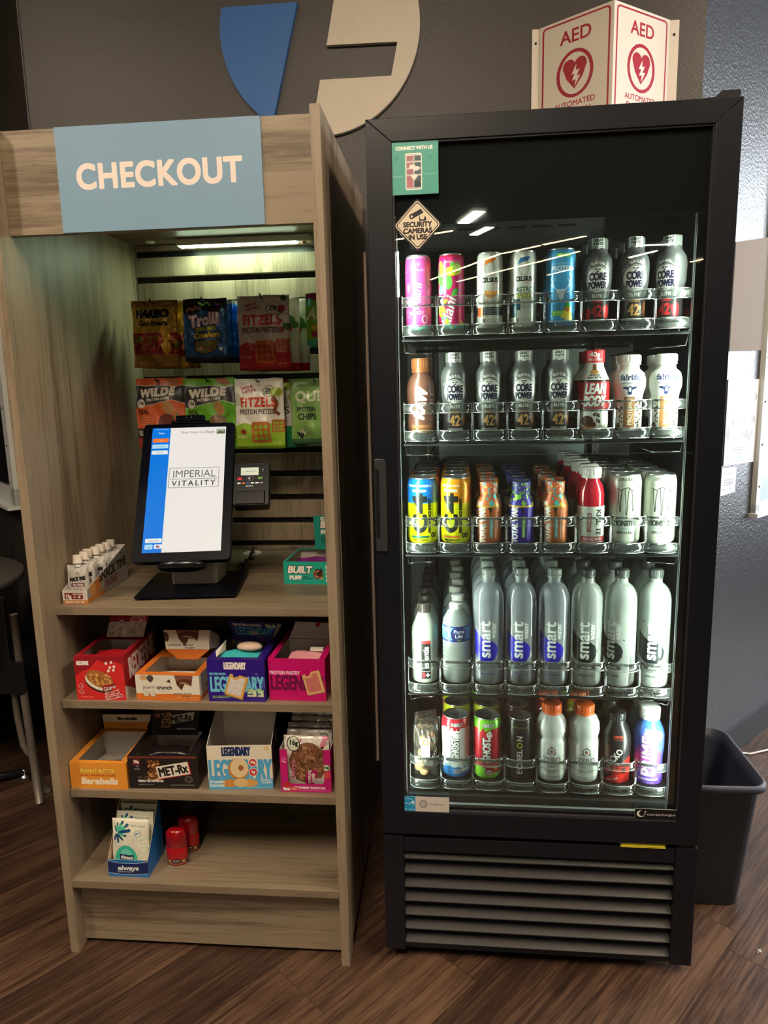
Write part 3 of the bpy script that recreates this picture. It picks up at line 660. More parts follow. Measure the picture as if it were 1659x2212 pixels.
c.poly([(-11, 54), (6, 62), (10, 56), (-7, 48)], (20, 20, 20)).ell(-9, 51, 4, 4, (20, 20, 20)).ell(-9, 51, 1.8, 1.8, cr_).poly([(3, 54), (5, 46), (11, 46), (11, 50), (14, 50), (14, 44), (3, 44)], (20, 20, 20))
pts = [(x*.00128+.096, (y-38)*.00131+1.6315) for x, y in bx(26.8, 5)]
G().prism(pts, .0090, .0112).obj('camera_sticker', [c.mat('camera_sticker_print', .35)], F, label='cream diamond sticker reading SECURITY CAMERAS IN USE')
so = F.children[-1]; me = so.data; ul = me.uv_layers[0]
for lp_ in me.loops:
    v = me.vertices[lp_.vertex_index].co; ul.data[lp_.index].uv = ((v.x-.096)/.0973+.5, (v.z-1.6315)/.0996+.5)
c = Cv(107, 37, (206, 198, 190), 3)
c.rect(-54, 0, -22, 37, (24, 142, 196)).ring(-38, 20, 14, 12, 1, (235, 240, 240), (24, 142, 196)).rect(-54, 0, -22, 12, (24, 142, 196)).text('energy', -41, 18, 4.5, (240, 244, 244), shear=.3, fit=20).text('ENERGY STAR', -38, 3, 3.6, (150, 205, 232), fit=29, bold=.15)
st = [(-28+4.5*(1 if i % 2 == 0 else .45)*math.cos(R(90+36*i)), 22+4.5*(1 if i % 2 == 0 else .45)*math.sin(R(90+36*i))) for i in range(10)]; c.poly(st, (240, 244, 244))
c.ring(-4, 19, 9, 10, 1.2, (90, 86, 84), (196, 190, 182)).ring(-4, 19, 6, 7, 1, (110, 106, 104), (180, 176, 170)).text('Refrigerant', 26, 17, 4.2, (60, 56, 56), fit=32).fine(40, 48, 3, 1, (120, 116, 112), .8)
sticker('energy_sticker', c, .0425, .149, .386, .4225, 'blue and grey energy rating sticker at the bottom of the glass')
c = Cv(91, 24, (16, 16, 18), 3); c.ell(-33, 12, 8, 8, (225, 225, 222)).ell(-30, 13, 6.5, 6.5, (16, 16, 18)).text('cantaloupe', 10, 8.5, 6, (225, 225, 222), fit=60)
for k in range(4): c.ell(-26+k*1.2, 7+k*3.6, 1.5, 1, (225, 225, 222))
sticker('maker_sticker', c, .5496, .6402, .3895, .413, 'black sticker reading cantaloupe in white')
c = Cv(95, 13, (228, 208, 30), 3); c.rect(-46, 1, 46, 12, (40, 36, 10)).rect(-45, 2, 45, 11, (228, 208, 30)).text('CAUTION', 12, 8, 3, (40, 36, 10), fit=40)
G().slab((.523, .0028, .3195), (.618, .0028, .3195), (.618, .010, .3305), (.523, .010, .3305), .0008).obj('warning_sticker', c.mat('warning_print', .4), F, label='yellow strip sticker below the door')
c = Cv(60, 60, (200, 190, 20), 2); c.poly([(-28, 4), (28, 4), (0, 56)], (40, 36, 10)).poly([(-22, 8), (22, 8), (0, 49)], (220, 206, 30))
G().prism([(.40, 1.545), (.535, 1.545), (.535, 1.585)], .30, .301).obj('yellow_label', mat('yellow_label', (200, 196, 20), .4), F, label='yellow triangular label inside at the top right')
# door cord and interior shelves
LX = [.094+.0725*i for i in range(8)]; ROWZ = [1.4265, 1.2105, .9690, .6460, .4120]; ROWN = ['top', 'second', 'middle', 'fourth', 'bottom']; LANE = ['leftmost', 'second', 'third', 'fourth', 'fifth', 'sixth', 'seventh', 'rightmost']
acr = clear('clear_acrylic', (249, 251, 249), .025, .03, (225, 236, 230), 1.2, 1.49)
ace = clear('acrylic_edge_highlight', (235, 242, 238), .35, .1, (225, 236, 230), 2.0, 1.5)  # whiter plastic for the guard rims, edge highlights put into the colour
def arcpts(r, bul, n=10): return [(-r+2*r*i/n, -bul*math.sqrt(max(0, 1-(2*i/n-1)**2))) for i in range(n+1)]
def lane_guard():
    g = G(); r = .0345; base = arcpts(r, .015)
    def ribbon(z0, z1, th=.0016):
        b = len(g.v); n = len(base)
        for dy, z in ((0, z0), (0, z1), (th, z1), (th, z0)): g.v.extend([(x, y+dy, z) for x, y in base])
        for i in range(n-1):
            for k in range(4):
                k2 = (k+1) % 4; g.face([b+k*n+i, b+k*n+i+1, b+k2*n+i+1, b+k2*n+i], 0, None, True)
        for z in (z0, z1): g.tube([(x, y-.0002, z) for x, y in base], 0.0006, 5, 1)
    ribbon(.0, .021); ribbon(.058, .077)
    for s in (-1, 1): g.box(s*r-.0012, s*r+.0012, -.001, .004, 0, .08); g.tube([(s*(r+.0006), -.0012, 0), (s*(r+.0006), -.0012, .082)], .0005, 5, 1)
    return g
lg_me = lane_guard().mesh('lane_guard', [acr, ace])
dvd_me = G().box(-.001, .001, .004, .50, .0118, .04).mesh('lane_divider', acr)
for ri, z in enumerate(ROWZ):
    wire = thing('wire_shelf', 'black wire shelf, the %s one in the fridge' % ROWN[ri], 'shelf', FW(.3475, .07, z-.003), FA, 'wire shelves in the fridge')
    g = G()
    for k in range(30): g.tube([(-.286+k*.0197, .0, -.001), (-.286+k*.0197, .50, -.001)], .0014, 5)
    g.obj('wires', M['blackin'], wire, kind='stuff')
    G().tube([(-.29, -.002, -.006), (.285, -.002, -.006)], .0032, 8).obj('front_rail', mat('shiny_black_rail', (60, 64, 64), .2, metal=.6), wire)
    G().tube([(-.29, .50, -.006), (.285, .50, -.006)], .0032, 8).obj('back_rail', M['blackin'], wire)
    for s in (-1, 1) if ri < 4 else ():
        G().tube([(s*.286, .0, -.006), (s*.286, .02, -.030), (s*.26, .04, -.032), (s*.235, .04, -.032), (s*.235, .50, -.032)], .0016, 6).obj('side_brace', M['chrome'], wire)
    tr = thing('lane_tray', 'clear acrylic front tray with eight lanes on the %s wire shelf' % ROWN[ri], 'tray', FW(.3475, .07, z), FA, 'acrylic lane trays in the fridge')
    G().box(-.2895, .2895, .004, .50, .003, .0115).obj('lane_floor', M['blackin'], tr)
    for i in range(8):
        o = bpy.data.objects.new('lane_guard', lg_me); COL.objects.link(o); o.parent = tr; o.location = (LX[i]-.3475, 0, -.001)
    for i in range(9):
        o = bpy.data.objects.new('lane_divider', dvd_me); COL.objects.link(o); o.parent = tr; o.location = (LX[0]-.03625+.0725*i-.3475, 0, 0)
SHORT = dict(pink='pink slim can with teal foot', swirl='swirly red, lime and teal slim can', orange_slice='silver slim can with orange slice', teal_crescent='silver slim can with teal crescent', navy='navy slim can', blue_protein='sky blue protein can',
 choc='grey chocolate shake bottle', strawb='grey strawberry shake bottle', brown='brown shake bottle with copper cap', lean='red and white shake bottle', fair='white shake bottle with brown panel', c4blue='blue and yellow can', c4orange='orange and yellow can', c4red='red-orange and yellow can', c4navy='navy and yellow can',
 tworange='orange bottle with patterned cap', twpurple='purple bottle with green-splashed cap', killit='red drink bottle with white cap', silver='pale silver can with claw mark', essentia='frosted water bottle with dark cap', pure='ribbed water bottle with white cap', smartblue='tall water bottle with blue drop', smartblack='tall water bottle with black drop',
 pouch='clear pouch of brown bites', ghostwhite='white can with red shoulder', ghostyellow='pink can with yellow shoulder', ghostred='red can with green shoulder', echelon='black can with vertical letters', gatwhite='cloudy sports bottle with orange cap', gatred='red sports bottle with orange cap', gatgreen='lime sports bottle with orange cap', jocko='black and red drink bottle', prime='blue and pink drink bottle', prime2='pale teal drink bottle')
# ================================================================== drinks
WH, BK = (236, 238, 232), (18, 18, 22)
alu = mat('can_aluminium', (200, 202, 200), .28, metal=.9); tabm = mat('can_tab', (170, 172, 170), .3, metal=.9)
def claw(c, x0, y0, sc_, col, wd=.9):
    rr = random.Random(4)
    for dx, top, bot in ((-11, 0, -38), (0, 3, -44), (11, 0, -36)):
        for s in (-1, 1):
            pts = []
            for k in range(9):
                t = k/8; wv = (2.9*(1-t)+.3)*s+rr.uniform(-.7, .7); pts.append((x0+(dx+wv)*sc_, y0+(top+(bot-top)*t)*sc_))
            c.line(pts, wd, col)
    c.line([(x0-17*sc_, y0+2*sc_), (x0-9*sc_, y0-1*sc_), (x0-4*sc_, y0+3*sc_), (x0+3*sc_, y0+4*sc_), (x0+8*sc_, y0-1*sc_), (x0+14*sc_, y0+3*sc_), (x0+16*sc_, y0-4*sc_)], wd, col)
def cow(c, x, y, k, col, face=(230, 232, 226)):
    c.ell(x-4*k, y+2*k, 3.4*k, 1.4*k, col, rot=-15).ell(x+4*k, y+2*k, 3.4*k, 1.4*k, col, rot=15).ell(x, y, 2.6*k, 4.2*k, col).ell(x, y, 1.5*k, 3*k, face).ell(x, y-3.6*k, 2.5*k, 1.6*k, col)
def can_mesh(name, r, h, cvm, neck, key, label):
    t = thing('drink_can' if r > .03 else 'slim_drink_can', label, 'can')
    g = G().lathe([(r*.78, 0), (r*.86, .002), (r*.97, .007), (r, .012), (r, h-.019), (r*.985, h-.015), (neck+.002, h-.005), (neck, h-.003)], 32, 0, 0, h)
    g.lathe([(0, .006), (r*.7, .004), (r*.78, 0)], 24, 1); g.obj('can_body', [cvm, alu], t)
    g = G().lathe([(neck, h-.003), (neck+.0012, h-.001), (neck, h), (neck-.0018, h-.0006), (neck-.003, h-.005), (0, h-.005)], 28); l = g.obj('can_lid', alu, t)
    G().prism(rrect(-.006, .006, -.012, .008, .005, 3), h-.0045, h-.0035, 'z').obj('pull_tab', tabm, l)
    G().prism(rrect(-.007, .007, -.021, -.010, .005, 3), h-.0049, h-.0046, 'z').obj('mouth', BKM, l)
    return t
BKM = M['blk']
def bottle(name, label, body, bmat, cap, cmat, sleeve=None, smat=None, facet=0, key=None, cat='bottle', liquid=None):
    t = thing(name, label, cat); hh = body[-1][1]
    g = G().lathe([(0, .003), (body[0][0]*.8, .0)]+body, 32, 0, 0, hh); g.obj('bottle_body', bmat, t)
    cz0, ch, crr = cap
    if facet: G().lathe([(crr*.96, cz0), (crr, cz0+.001), (crr, cz0+ch-.0015), (crr*.96, cz0+ch), (0, cz0+ch)], facet, 0, cz0, cz0+ch, smooth=False).obj('cap', cmat, t)
    else:
        g = G().lathe([(crr, cz0), (crr, cz0+ch*.18), (crr*.97, cz0+ch*.2), (crr*.97, cz0+ch*.26), (crr, cz0+ch*.28), (crr*.985, cz0+ch-.002), (crr*.9, cz0+ch), (0, cz0+ch)], 24, 0, cz0, cz0+ch)
        for k in range(24):
            a = 2*PI*k/24; g.tube([(crr*math.cos(a), crr*math.sin(a), cz0+ch*.3), (crr*.99*math.cos(a), crr*.99*math.sin(a), cz0+ch-.0025)], .0006, 4)
        g.obj('cap', cmat, t)
    if sleeve: G().lathe(sleeve, 32, 0, sleeve[0][1], sleeve[-1][1]).obj('label_sleeve', smat, t)
    return t
PR = {}
SL, ST = .027, .033
def cs(name, r, h, bg, ppm=2.0, alpha=None): return Cv(2*PI*r*1000, h*1000, bg, ppm, alpha)
# --- slim cans
c = cs('a', SL, .151, (226, 84, 160)); c.rect(-90, 0, 90, 9, (120, 210, 180)).blobs(30, [(240, 120, 184), (206, 60, 140)], -60, 60, 10, 140, 3, 7, 2)
c.text('Alani', 5, 66, 18, (248, 214, 232), rot=82, shear=.2, bold=.6, out=(.8, (200, 50, 130))).text('ENERGY', -4, 32, 6, (250, 220, 236), bold=.3).text('NU  ALUSH', 0, 118, 4, (250, 220, 236)).ell(14, 22, 7, 9, (246, 190, 214)).ell(14, 22, 4, 6, (206, 70, 130)).rect(-90, 143, 90, 151, (236, 150, 196))
PR['pink'] = can_mesh('x', SL, .151, c.mat('pink_can_print', .3, .25), .0235, 'pink', 'pink slim energy can with a teal foot band')
c = cs('a', SL, .151, (206, 40, 110)); c.blobs(46, [(120, 214, 176), (214, 226, 60), (206, 30, 100), (240, 240, 226), (98, 190, 80), (150, 40, 120)], -85, 85, 8, 138, 4, 11, 7, el=2.2)
c.ell(12, 122, 10, 10, (150, 210, 60)).ell(12, 122, 7, 7, (216, 236, 130)).text('Alani', 2, 28, 22, (250, 244, 246), rot=76, shear=.25, bold=1, out=(1.3, (196, 30, 100))).text('SHERBET TWIST', 4, 132, 3.4, (250, 240, 246)).rect(-90, 0, 90, 8, (120, 214, 180)).rect(-90, 144, 90, 151, (214, 30, 70)).ell(14, 24, 6, 7, (206, 30, 70)).ell(-10, 16, 5, 5, (214, 226, 60))
PR['swirl'] = can_mesh('x', SL, .151, c.mat('swirl_can_print', .3, .2), .0235, '', 'slim energy can with red, lime and teal swirls')
def cels(col, astro):
    c = cs('a', SL, .151, (206, 208, 200)); c.ell(0, 118, 12, 17, (176, 180, 172)).ell(1, 116, 8, 12, (206, 208, 200)).poly([(-12, 124), (-8, 135), (4, 138), (14, 138), (8, 130), (-2, 128)], col)
    c.text('CELSIUS', 0, 91, 8.5, (30, 30, 32), fit=34, bold=.45).text('LIVE FIT', 10, 86, 2.4, (200, 90, 60))
    if astro: c.text('ASTRO', 2, 70, 9, (40, 60, 120), fit=38, out=(.8, (190, 214, 120)), bold=.4).text('VIBE', 0, 58, 9, (226, 226, 60), fit=30, out=(.9, (40, 70, 130)), bold=.5).rect(-26, 34, -6, 56, (16, 70, 90)).rect(-90, 20, -14, 56, (20, 66, 84)).fine(-5, 20, 46, 4, (80, 84, 84), 1, 3)
    else: c.ell(3, 72, 14, 12, (226, 140, 44)).ell(3, 73, 10, 8, (240, 170, 70)).rect(-20, 73, 25, 86, (206, 208, 200)).text('CELSIUS', 0, 91, 8.5, (30, 30, 32), fit=34, bold=.45).text('SPARKLING', 2, 50, 4, (110, 110, 108), fit=26).rect(-90, 26, 90, 42, (52, 58, 66)).rect(-28, 24, -14, 42, (232, 100, 40)).fine(-12, 18, 38, 4, (220, 222, 220), 1.2, 3.4)
    c.text('9', -12, 10, 8, (40, 40, 40), bold=.3)
    for k in range(3): c.ring(-1+k*8, 14, 3.4, 3.4, .5, (90, 90, 88), (206, 208, 200))
    return c
PR['orange_slice'] = can_mesh('x', SL, .151, cels((222, 122, 40), 0).mat('orange_slice_print', .25, .12), .0235, '', 'silver slim can with an orange slice')
PR['teal_crescent'] = can_mesh('x', SL, .151, cels((20, 100, 150), 1).mat('teal_crescent_print', .25, .12), .0235, '', 'silver slim can with a teal crescent and yellow lettering')
c = cs('a', .0305, .153, (64, 158, 214)); c.text('PROTEIN', 2, 108, 9, (226, 240, 246), fit=46, bold=.6).text('GHOST CARBONATED', 2, 120, 3.2, (170, 210, 232)).poly(rrect(-10, 20, 134, 141, 2), (110, 200, 40)).text('PINEAPPLE', 5, 135.5, 3.6, (240, 250, 200))
for s in (-1, 1):
    c.line([(s*5, 68), (s*14, 76), (s*20, 92), (s*17, 104)], 1.8, (214, 232, 240)).line([(s*14, 76), (s*22, 82)], 1.3, (214, 232, 240)).line([(s*18, 86), (s*12, 94)], 1.3, (214, 232, 240))
c.poly([(-9, 72), (9, 72), (5, 56), (0, 50), (-5, 56)], (206, 226, 236)).ell(12, 22, 13, 9, (236, 214, 60)).ell(18, 15, 9, 6, (246, 230, 120)).ell(14, 34, 8, 6, (190, 120, 30)).poly([(6, 36), (14, 50), (22, 37)], (60, 140, 40)).poly(rrect(-18, 5, 20, 30, 3), (110, 200, 40)).text('BANANA', -6, 25.5, 3.2, (240, 250, 200)).text('PINEAPPLE', -6, 21.3, 3.2, (240, 250, 200))
PR['blue_protein'] = can_mesh('x', .0305, .153, c.mat('blue_protein_print', .3, .25), .026, '', 'sky blue protein can with yellow fruit')
c2 = cs('a', SL, .151, (40, 50, 150)); c2.text('FUEL', 0, 60, 14, WH, rot=90).rect(-90, 120, 90, 151, (60, 80, 190))
PR['navy'] = can_mesh('x', SL, .151, c2.mat('navy_can_print', .3, .3), .0235, '', 'navy slim can')
# --- shake bottles
def core(fl, c42, fruit):
    c = cs('a', .028, .150, (80, 82, 82), 2.2); c.rect(-100, 0, 100, 48, (44, 42, 42)).rect(-100, 48, 100, 52, (60, 60, 60))
    y = 88
    c.ell(0, y, 24.5, 26, (206, 210, 200)).ell(0, y, 23.3, 24.8, (40, 42, 44)).ell(0, y, 22.3, 23.8, (214, 218, 206))
    c.text('CORE', 0, y-1, 13.5, (26, 22, 50), fit=33, bold=1).text('POWER', 0, y-16.5, 12, (26, 22, 50), fit=36, bold=1).fine(-12, 12, y-20, 1, (80, 80, 80), 1); cow(c, 0, y+18, .8, (40, 36, 50))
    for i, ch in enumerate('fa!rlife'):
        a = R(112-i*6.2*1.0); c.text(ch, 31*math.cos(a)*.86, y+30*math.sin(a)-.5, 6, (226, 230, 222), rot=math.degrees(a)-90, bold=.3)
    for i, ch in enumerate('MADE BY'): a = R(152-i*5); c.text(ch, 27*math.cos(a), y+28*math.sin(a), 3, (206, 208, 200), rot=math.degrees(a)-90)
    for i, ch in enumerate('PROTEIN'): a = R(60-i*5); c.text(ch, 27*math.cos(a), y+28*math.sin(a), 3, (206, 208, 200), rot=math.degrees(a)-90)
    c.text('ELITE', 0, 54, 6, (216, 218, 210), fit=24, bold=.5).text(fl, 0, 43, 5, c42, fit=27, bold=.2).text('42', -1, 17, 21, c42, fit=26, bold=1.2).text('g', 15, 31, 6, c42, bold=.3)
    if fruit: c.ell(-23, 22, 8, 13, (190, 30, 36)).ell(25, 26, 9, 14, (196, 30, 40)).poly([(-28, 34), (-18, 34), (-22, 42)], (60, 100, 40))
    else: c.poly([(18, 18), (30, 14), (34, 40), (24, 44)], (110, 64, 34)).poly([(20, 22), (26, 20), (28, 34), (23, 36)], (150, 92, 52))
    c.text('COMPLETE PROTEIN', 0, 7, 4.4, (226, 228, 220), fit=40, bold=.25)
    return c
capc = Cv(130, 24, (118, 122, 118), 2.5); capc.rect(-15, 0, 15, 24, (222, 226, 214)).text('GREAT', 0, 16, 5.4, (30, 32, 32), fit=22, bold=.4).text('TASTE', 0, 8.4, 5.4, (30, 32, 32), fit=22, bold=.4).text('GUARANTEED', 0, 2.6, 3.4, (60, 62, 60), fit=24, bold=.1)
CAPM = capc.mat('great_taste_cap_print', .35, .3)
core_body = [(.021, .0), (.0245, .003), (.0245, .034), (.0235, .050), (.0235, .056), (.0265, .066), (.0292, .082), (.0300, .108), (.0298, .120), (.0275, .130), (.0228, .138), (.0195, .1425), (.0185, .150)]
for key, fl, cc, fr_, lab in (('choc', 'CHOCOLATE', (206, 158, 96), 0, 'grey shake bottle with gold 42g print'), ('strawb', 'STRAWBERRY', (206, 40, 46), 1, 'grey shake bottle with red 42g print')):
    PR[key] = bottle('shake_bottle', lab, core_body, core(fl, cc, fr_).mat(key+'_shake_print', .34, .15), (.1485, .021, .0198), CAPM, facet=8)
c = cs('a', .031, .138, (96, 62, 50)); c.text('RAW', 6, 62, 22, (220, 200, 190), rot=82, bold=2.4, fit=64, shear=.2).text('30g', 21, 82, 5, (226, 206, 196)).text('160', 21, 64, 5, (226, 206, 196)).rect(16, 72, 26, 73, (226, 206, 196)).ell(20, 44, 3, 3, (150, 130, 40)).ell(20, 32, 3, 3, (160, 40, 40)).rect(-26, 6, 26, 10, (176, 130, 80)).rect(-26, 13, 26, 20, (150, 100, 60)).fine(-20, 20, 3, 1, (220, 200, 180), 1.5)
PR['brown'] = bottle('shake_bottle', 'brown shake bottle with a copper cap', [(.026, 0), (.0305, .004), (.0305, .03), (.029, .05), (.029, .06), (.031, .07), (.031, .095), (.029, .108), (.024, .120), (.0185, .126), (.018, .138)], c.mat('brown_shake_print', .3), (.130, .030, .0200), mat('copper_cap', (150, 92, 56), .3, metal=.3))
c = cs('a', .032, .142, (226, 228, 218)); c.rect(-110, 46, 110, 102, (176, 26, 34)).rect(-110, 102, 110, 106, BK).rect(-110, 42, 110, 46, BK)
c.text('LEAN', 2, 78, 20, WH, fit=44, bold=1.4, shear=.12, out=(1, (70, 10, 14))).text('BODY', 0, 53, 20, WH, fit=46, bold=1.4, shear=.12, out=(1, (70, 10, 14))).text('CHOCOLATE', 0, 114, 3.6, BK, fit=26, bold=.2).text('PEANUT BUTTER', 0, 109, 3.6, BK, fit=32, bold=.2).rect(-6, 120, 6, 138, (120, 70, 40)).ell(0, 122, 12, 4, (190, 130, 60))
c.text('40g', 6, 32, 7, (30, 24, 24), bold=.5).text('0g', 10, 20, 7, (30, 24, 24), bold=.5).fine(12, 30, 12, 3, (90, 86, 84), 1.2, 3).ell(-14, 22, 14, 11, (70, 40, 28)).ell(-6, 14, 12, 8, (86, 50, 34)).rect(-30, 4, 2, 10, (206, 110, 40))
c_ = Cv(125, 27, (206, 24, 36), 2.2); c_.text('40g', 0, 12, 10, WH, bold=.6).text('PROTEIN', 0, 4, 4.4, WH, bold=.2)
PR['lean'] = bottle('shake_bottle', 'red and white shake bottle with a red cap', [(.026, 0), (.030, .003), (.031, .02), (.030, .04), (.0325, .06), (.0325, .095), (.031, .106), (.024, .122), (.0192, .134), (.0186, .142)], c.mat('red_shake_print', .35), (.141, .026, .0205), c_.mat('red_cap_print', .4), facet=20)
c = cs('a', .031, .135, (226, 228, 220)); nv = (30, 40, 90)
c.text('fa!rlife', 0, 104, 11, nv, fit=40, bold=.7).text('nutrition plan', 0, 96, 4, nv, fit=34); cow(c, 0, 84, 1.9, nv)
c.rect(-13, 4, 13, 70, (160, 112, 66)).text('30g', 0, 62, 6, (236, 226, 206)).text('PROTEIN', 6, 12, 9, (244, 236, 220), rot=90, al='l', fit=46, bold=.4).text('RICH CHOC', 11, 14, 3, (236, 226, 206), rot=90, al='l').blobs(16, [(74, 44, 30), (110, 70, 44)], -30, -15, 4, 50, 2, 4.5, 3, el=.5).blobs(16, [(74, 44, 30), (120, 76, 50)], 15, 32, 4, 64, 2, 4.5, 4, el=.5)
PR['fair'] = bottle('shake_bottle', 'white shake bottle with a brown panel and cow head', [(.025, 0), (.0275, .003), (.027, .035), (.026, .055), (.028, .075), (.0325, .090), (.0325, .105), (.029, .118), (.020, .126), (.0185, .135)], c.mat('white_shake_print', .4), (.1345, .021, .0215), M['white'], facet=0)
# --- third row
def c4(top, badge):
    c = cs('a', ST, .147, (222, 224, 12)); c.rect(-110, 92, 110, 147, top)
    c.text('FROZEN BOMBSICLE' if top[2] > 150 else 'ORANGE SLICE', -4, 128, 4.2, WH, bold=.3).poly(rrect(-20, 12, 117, 122, 2), (226, 236, 240)).text('ZERO SUGAR', -4, 118, 2.8, (60, 90, 140), bold=.1)
    c.text('C', 12, 26, 30, (36, 40, 36), rot=90, al='l', fit=40, bold=2.6).text('4', 12, 70, 30, (36, 40, 36), rot=90, al='l', fit=42, bold=2.6).text('PERFORMANCE ENERGY', 22, 26, 6, (30, 32, 20), rot=90, al='l', fit=76, bold=.5, shear=.15)
    c.poly(rrect(-24, 18, 15, 20, 2), badge).text('PERFORMANCE', -2, 8, 5, (40, 44, 20), fit=34, shear=.2, bold=.2).fine(-18, 12, 5, 2, (60, 60, 20), .8, 2.4).text('00', 30, 16, 10, (20, 22, 20), bold=.8)
    return c
PR['c4blue'] = can_mesh('x', ST, .147, c4((20, 110, 196), (30, 100, 80)).mat('blue_yellow_print', .28, .3), .028, '', 'blue and yellow energy can')
PR['c4orange'] = can_mesh('x', ST, .147, c4((226, 146, 24), (226, 130, 60)).mat('orange_yellow_print', .28, .3), .028, '', 'orange and yellow energy can')
PR['c4red'] = can_mesh('x', ST, .147, c4((214, 84, 44), (200, 60, 60)).mat('red_yellow_print', .28, .3), .028, '', 'red-orange and yellow energy can')
PR['c4navy'] = can_mesh('x', ST, .147, c4((44, 48, 110), (60, 60, 120)).mat('navy_yellow_print', .28, .3), .028, '', 'navy and yellow energy can')
def tw(bg, dark, strip, deco):
    c = cs('a', .029, .112, bg); c.blobs(60, deco, -92, 92, 86, 112, 2.5, 6, 5).rect(-92, 82, 92, 86, strip if strip[1] > 220 else (190, 160, 60)); c.poly([(-2, 82), (8, 82), (5, 70), (4, 60), (2, 72)], (40, 34, 30)).rect(-92, 0, -24, 82, dark).rect(-92, 0, 92, 4, dark)
    c.text('TOTAL WAR', -8, 4, 14, (228, 224, 216), rot=90, al='l', fit=78, bold=1.3).rect(2, 16, 10, 62, strip).text('PREWORKOUT', 8.6, 18, 4.4, WH, rot=90, al='l', fit=42, bold=.2).fine(-14, 20, 2.2, 1, WH, 1.2).rect(16, 12, 16.8, 76, (236, 226, 214)); return c
def twcap(deco):
    c = Cv(125, 30, deco[0], 2); c.blobs(150, deco, -62, 62, 0, 30, 2, 4, 8, el=.5); return c.mat('patterned_cap_print', .4)
dO = [(206, 96, 60), (226, 222, 206), (70, 176, 176), (220, 190, 60), (214, 120, 70)]; dP = [(52, 40, 130), (150, 214, 40), (120, 190, 50), (70, 56, 150)]
twb = [(.024, 0), (.0275, .003), (.028, .012), (.027, .02), (.0285, .06), (.029, .078), (.0275, .088), (.023, .1), (.019, .106), (.0185, .112)]
PR['tworange'] = bottle('shot_bottle', 'orange energy bottle with a patterned cap', twb, tw((190, 104, 56), (86, 48, 34), (50, 170, 180), dO).mat('orange_energy_print', .35, .15), (.1085, .027, .0202), twcap(dO), facet=24)
PR['twpurple'] = bottle('shot_bottle', 'purple energy bottle with a green-splashed cap', twb, tw((54, 34, 150), (40, 28, 110), (130, 210, 30), dP).mat('purple_energy_print', .35, .15), (.1085, .027, .0202), twcap(dP), facet=24)
red_l = mat('red_drink', (178, 30, 48), .15, spec=.6, coat=.4)
c = cs('a', .0292, .078, (202, 208, 196)); c.blobs(50, [(214, 218, 206), (186, 192, 180)], -90, 90, 0, 78, 2, 7, 3).text('KILL  IT', 12, 72, 11, (24, 30, 28), rot=-90, al='l', fit=56, bold=1).poly(rrect(-7, 1, 24, 64, 1), (140, 24, 34)).text('WORKOUT', -5.4, 62, 5, WH, rot=-90, al='l', fit=36, bold=.3).rect(-92, 2, 92, 13, (166, 30, 44)).text('TROPICAL PUNCH', 4, 4.6, 6, WH, fit=40, bold=.3).rect(-92, 0, -22, 78, (176, 184, 170))
PR['killit'] = bottle('energy_bottle', 'red drink bottle with a pale label and white cap', [(.026, 0), (.0285, .003), (.0287, .09), (.028, .112), (.0235, .128), (.0175, .137), (.017, .143)], red_l, (.1425, .0225, .0208), M['white'], [(.0291, .005), (.0292, .083)], c.mat('pale_label_print', .5))
c = cs('a', ST, .150, (184, 188, 174)); claw(c, 2, 118, 1.25, (30, 34, 32), 1.5)
c.text('MONSTER', 0, 41, 11, (24, 28, 26), fit=48, bold=.9).text('ENERGY', 0, 33, 4.6, (120, 160, 170), fit=26, bold=.4).text('ZERO ULTRA', 0, 24, 5, (40, 44, 42), fit=34, bold=.3).text('ZERO SUGAR', 4, 137.5, 5.4, (60, 64, 60), fit=40, bold=.2)
PR['silver'] = can_mesh('x', ST, .150, c.mat('silver_claw_print', .3, .15), .0285, '', 'pale silver energy can with a thin black claw mark')
# --- water
wat = clear('water_plastic', (236, 242, 238), .55, .06, (236, 244, 238), 1.5, 1.4, .5); wat2 = clear('blue_tint_plastic', (226, 232, 240), .52, .06, (226, 234, 242), 1.5, 1.4, .5)
milk = clear('milky_plastic', (232, 236, 228), .6, .08, (222, 230, 218), 1.4, 1.4, .3)
clrcap = clear('frosted_cap', (225, 232, 225), .6, .2, (200, 210, 204), 1.2, 1.4, .3); greycap = mat('charcoal_cap', (60, 64, 62), .4)
def smart(col, alk):
    c = cs('a', .0352, .16, (200, 208, 204), 2.0, 0)
    P = [(-18, 4)]+[(-30, 30), (-31, 60), (-31, 92), (-26, 84), (-16, 78), (0, 72), (14, 70), (24, 58), (26, 42), (22, 26), (12, 16), (-4, 12)]
    c.poly([(-36, 34), (-36, 88), (-28, 80), (-20, 73), (-6, 67), (8, 63), (18, 55), (23, 44), (21, 30), (13, 18), (-1, 10), (-14, 12), (-27, 22)], col)
    c.text('smart', 4, 23, 26, (236, 240, 236), rot=90, al='l', fit=86, bold=1.3).text('water', 16, 69, 12, (232, 236, 232), rot=90, al='l', fit=38, bold=.5).text('glaceau', -17, 84, 5, (216, 222, 218), rot=90, al='l', fit=18)
    if alk:
        c.poly(rrect(-20, 20, 0, 8, 3), (40, 46, 46)).text('alkaline', 0, 2, 5, WH, bold=.3).text('9.5+pH', 27, 82, 4.5, (190, 196, 170), rot=90, al='l', fit=26); c.text('+', 24, 66, 6, (40, 46, 46), bold=.4).text('+', -24, 108, 6, (40, 46, 46), bold=.4)
        c.rect(-62, 10, -60, 120, (60, 64, 62))
    return c
def smart2(col):
    c = cs('a', .0352, .03, (200, 208, 204), 2, 0); c.fine(-16, 18, 24, 3, col, 1.2, 3); c.fine(-18, 16, 7, 1, col, 4, 3); return c
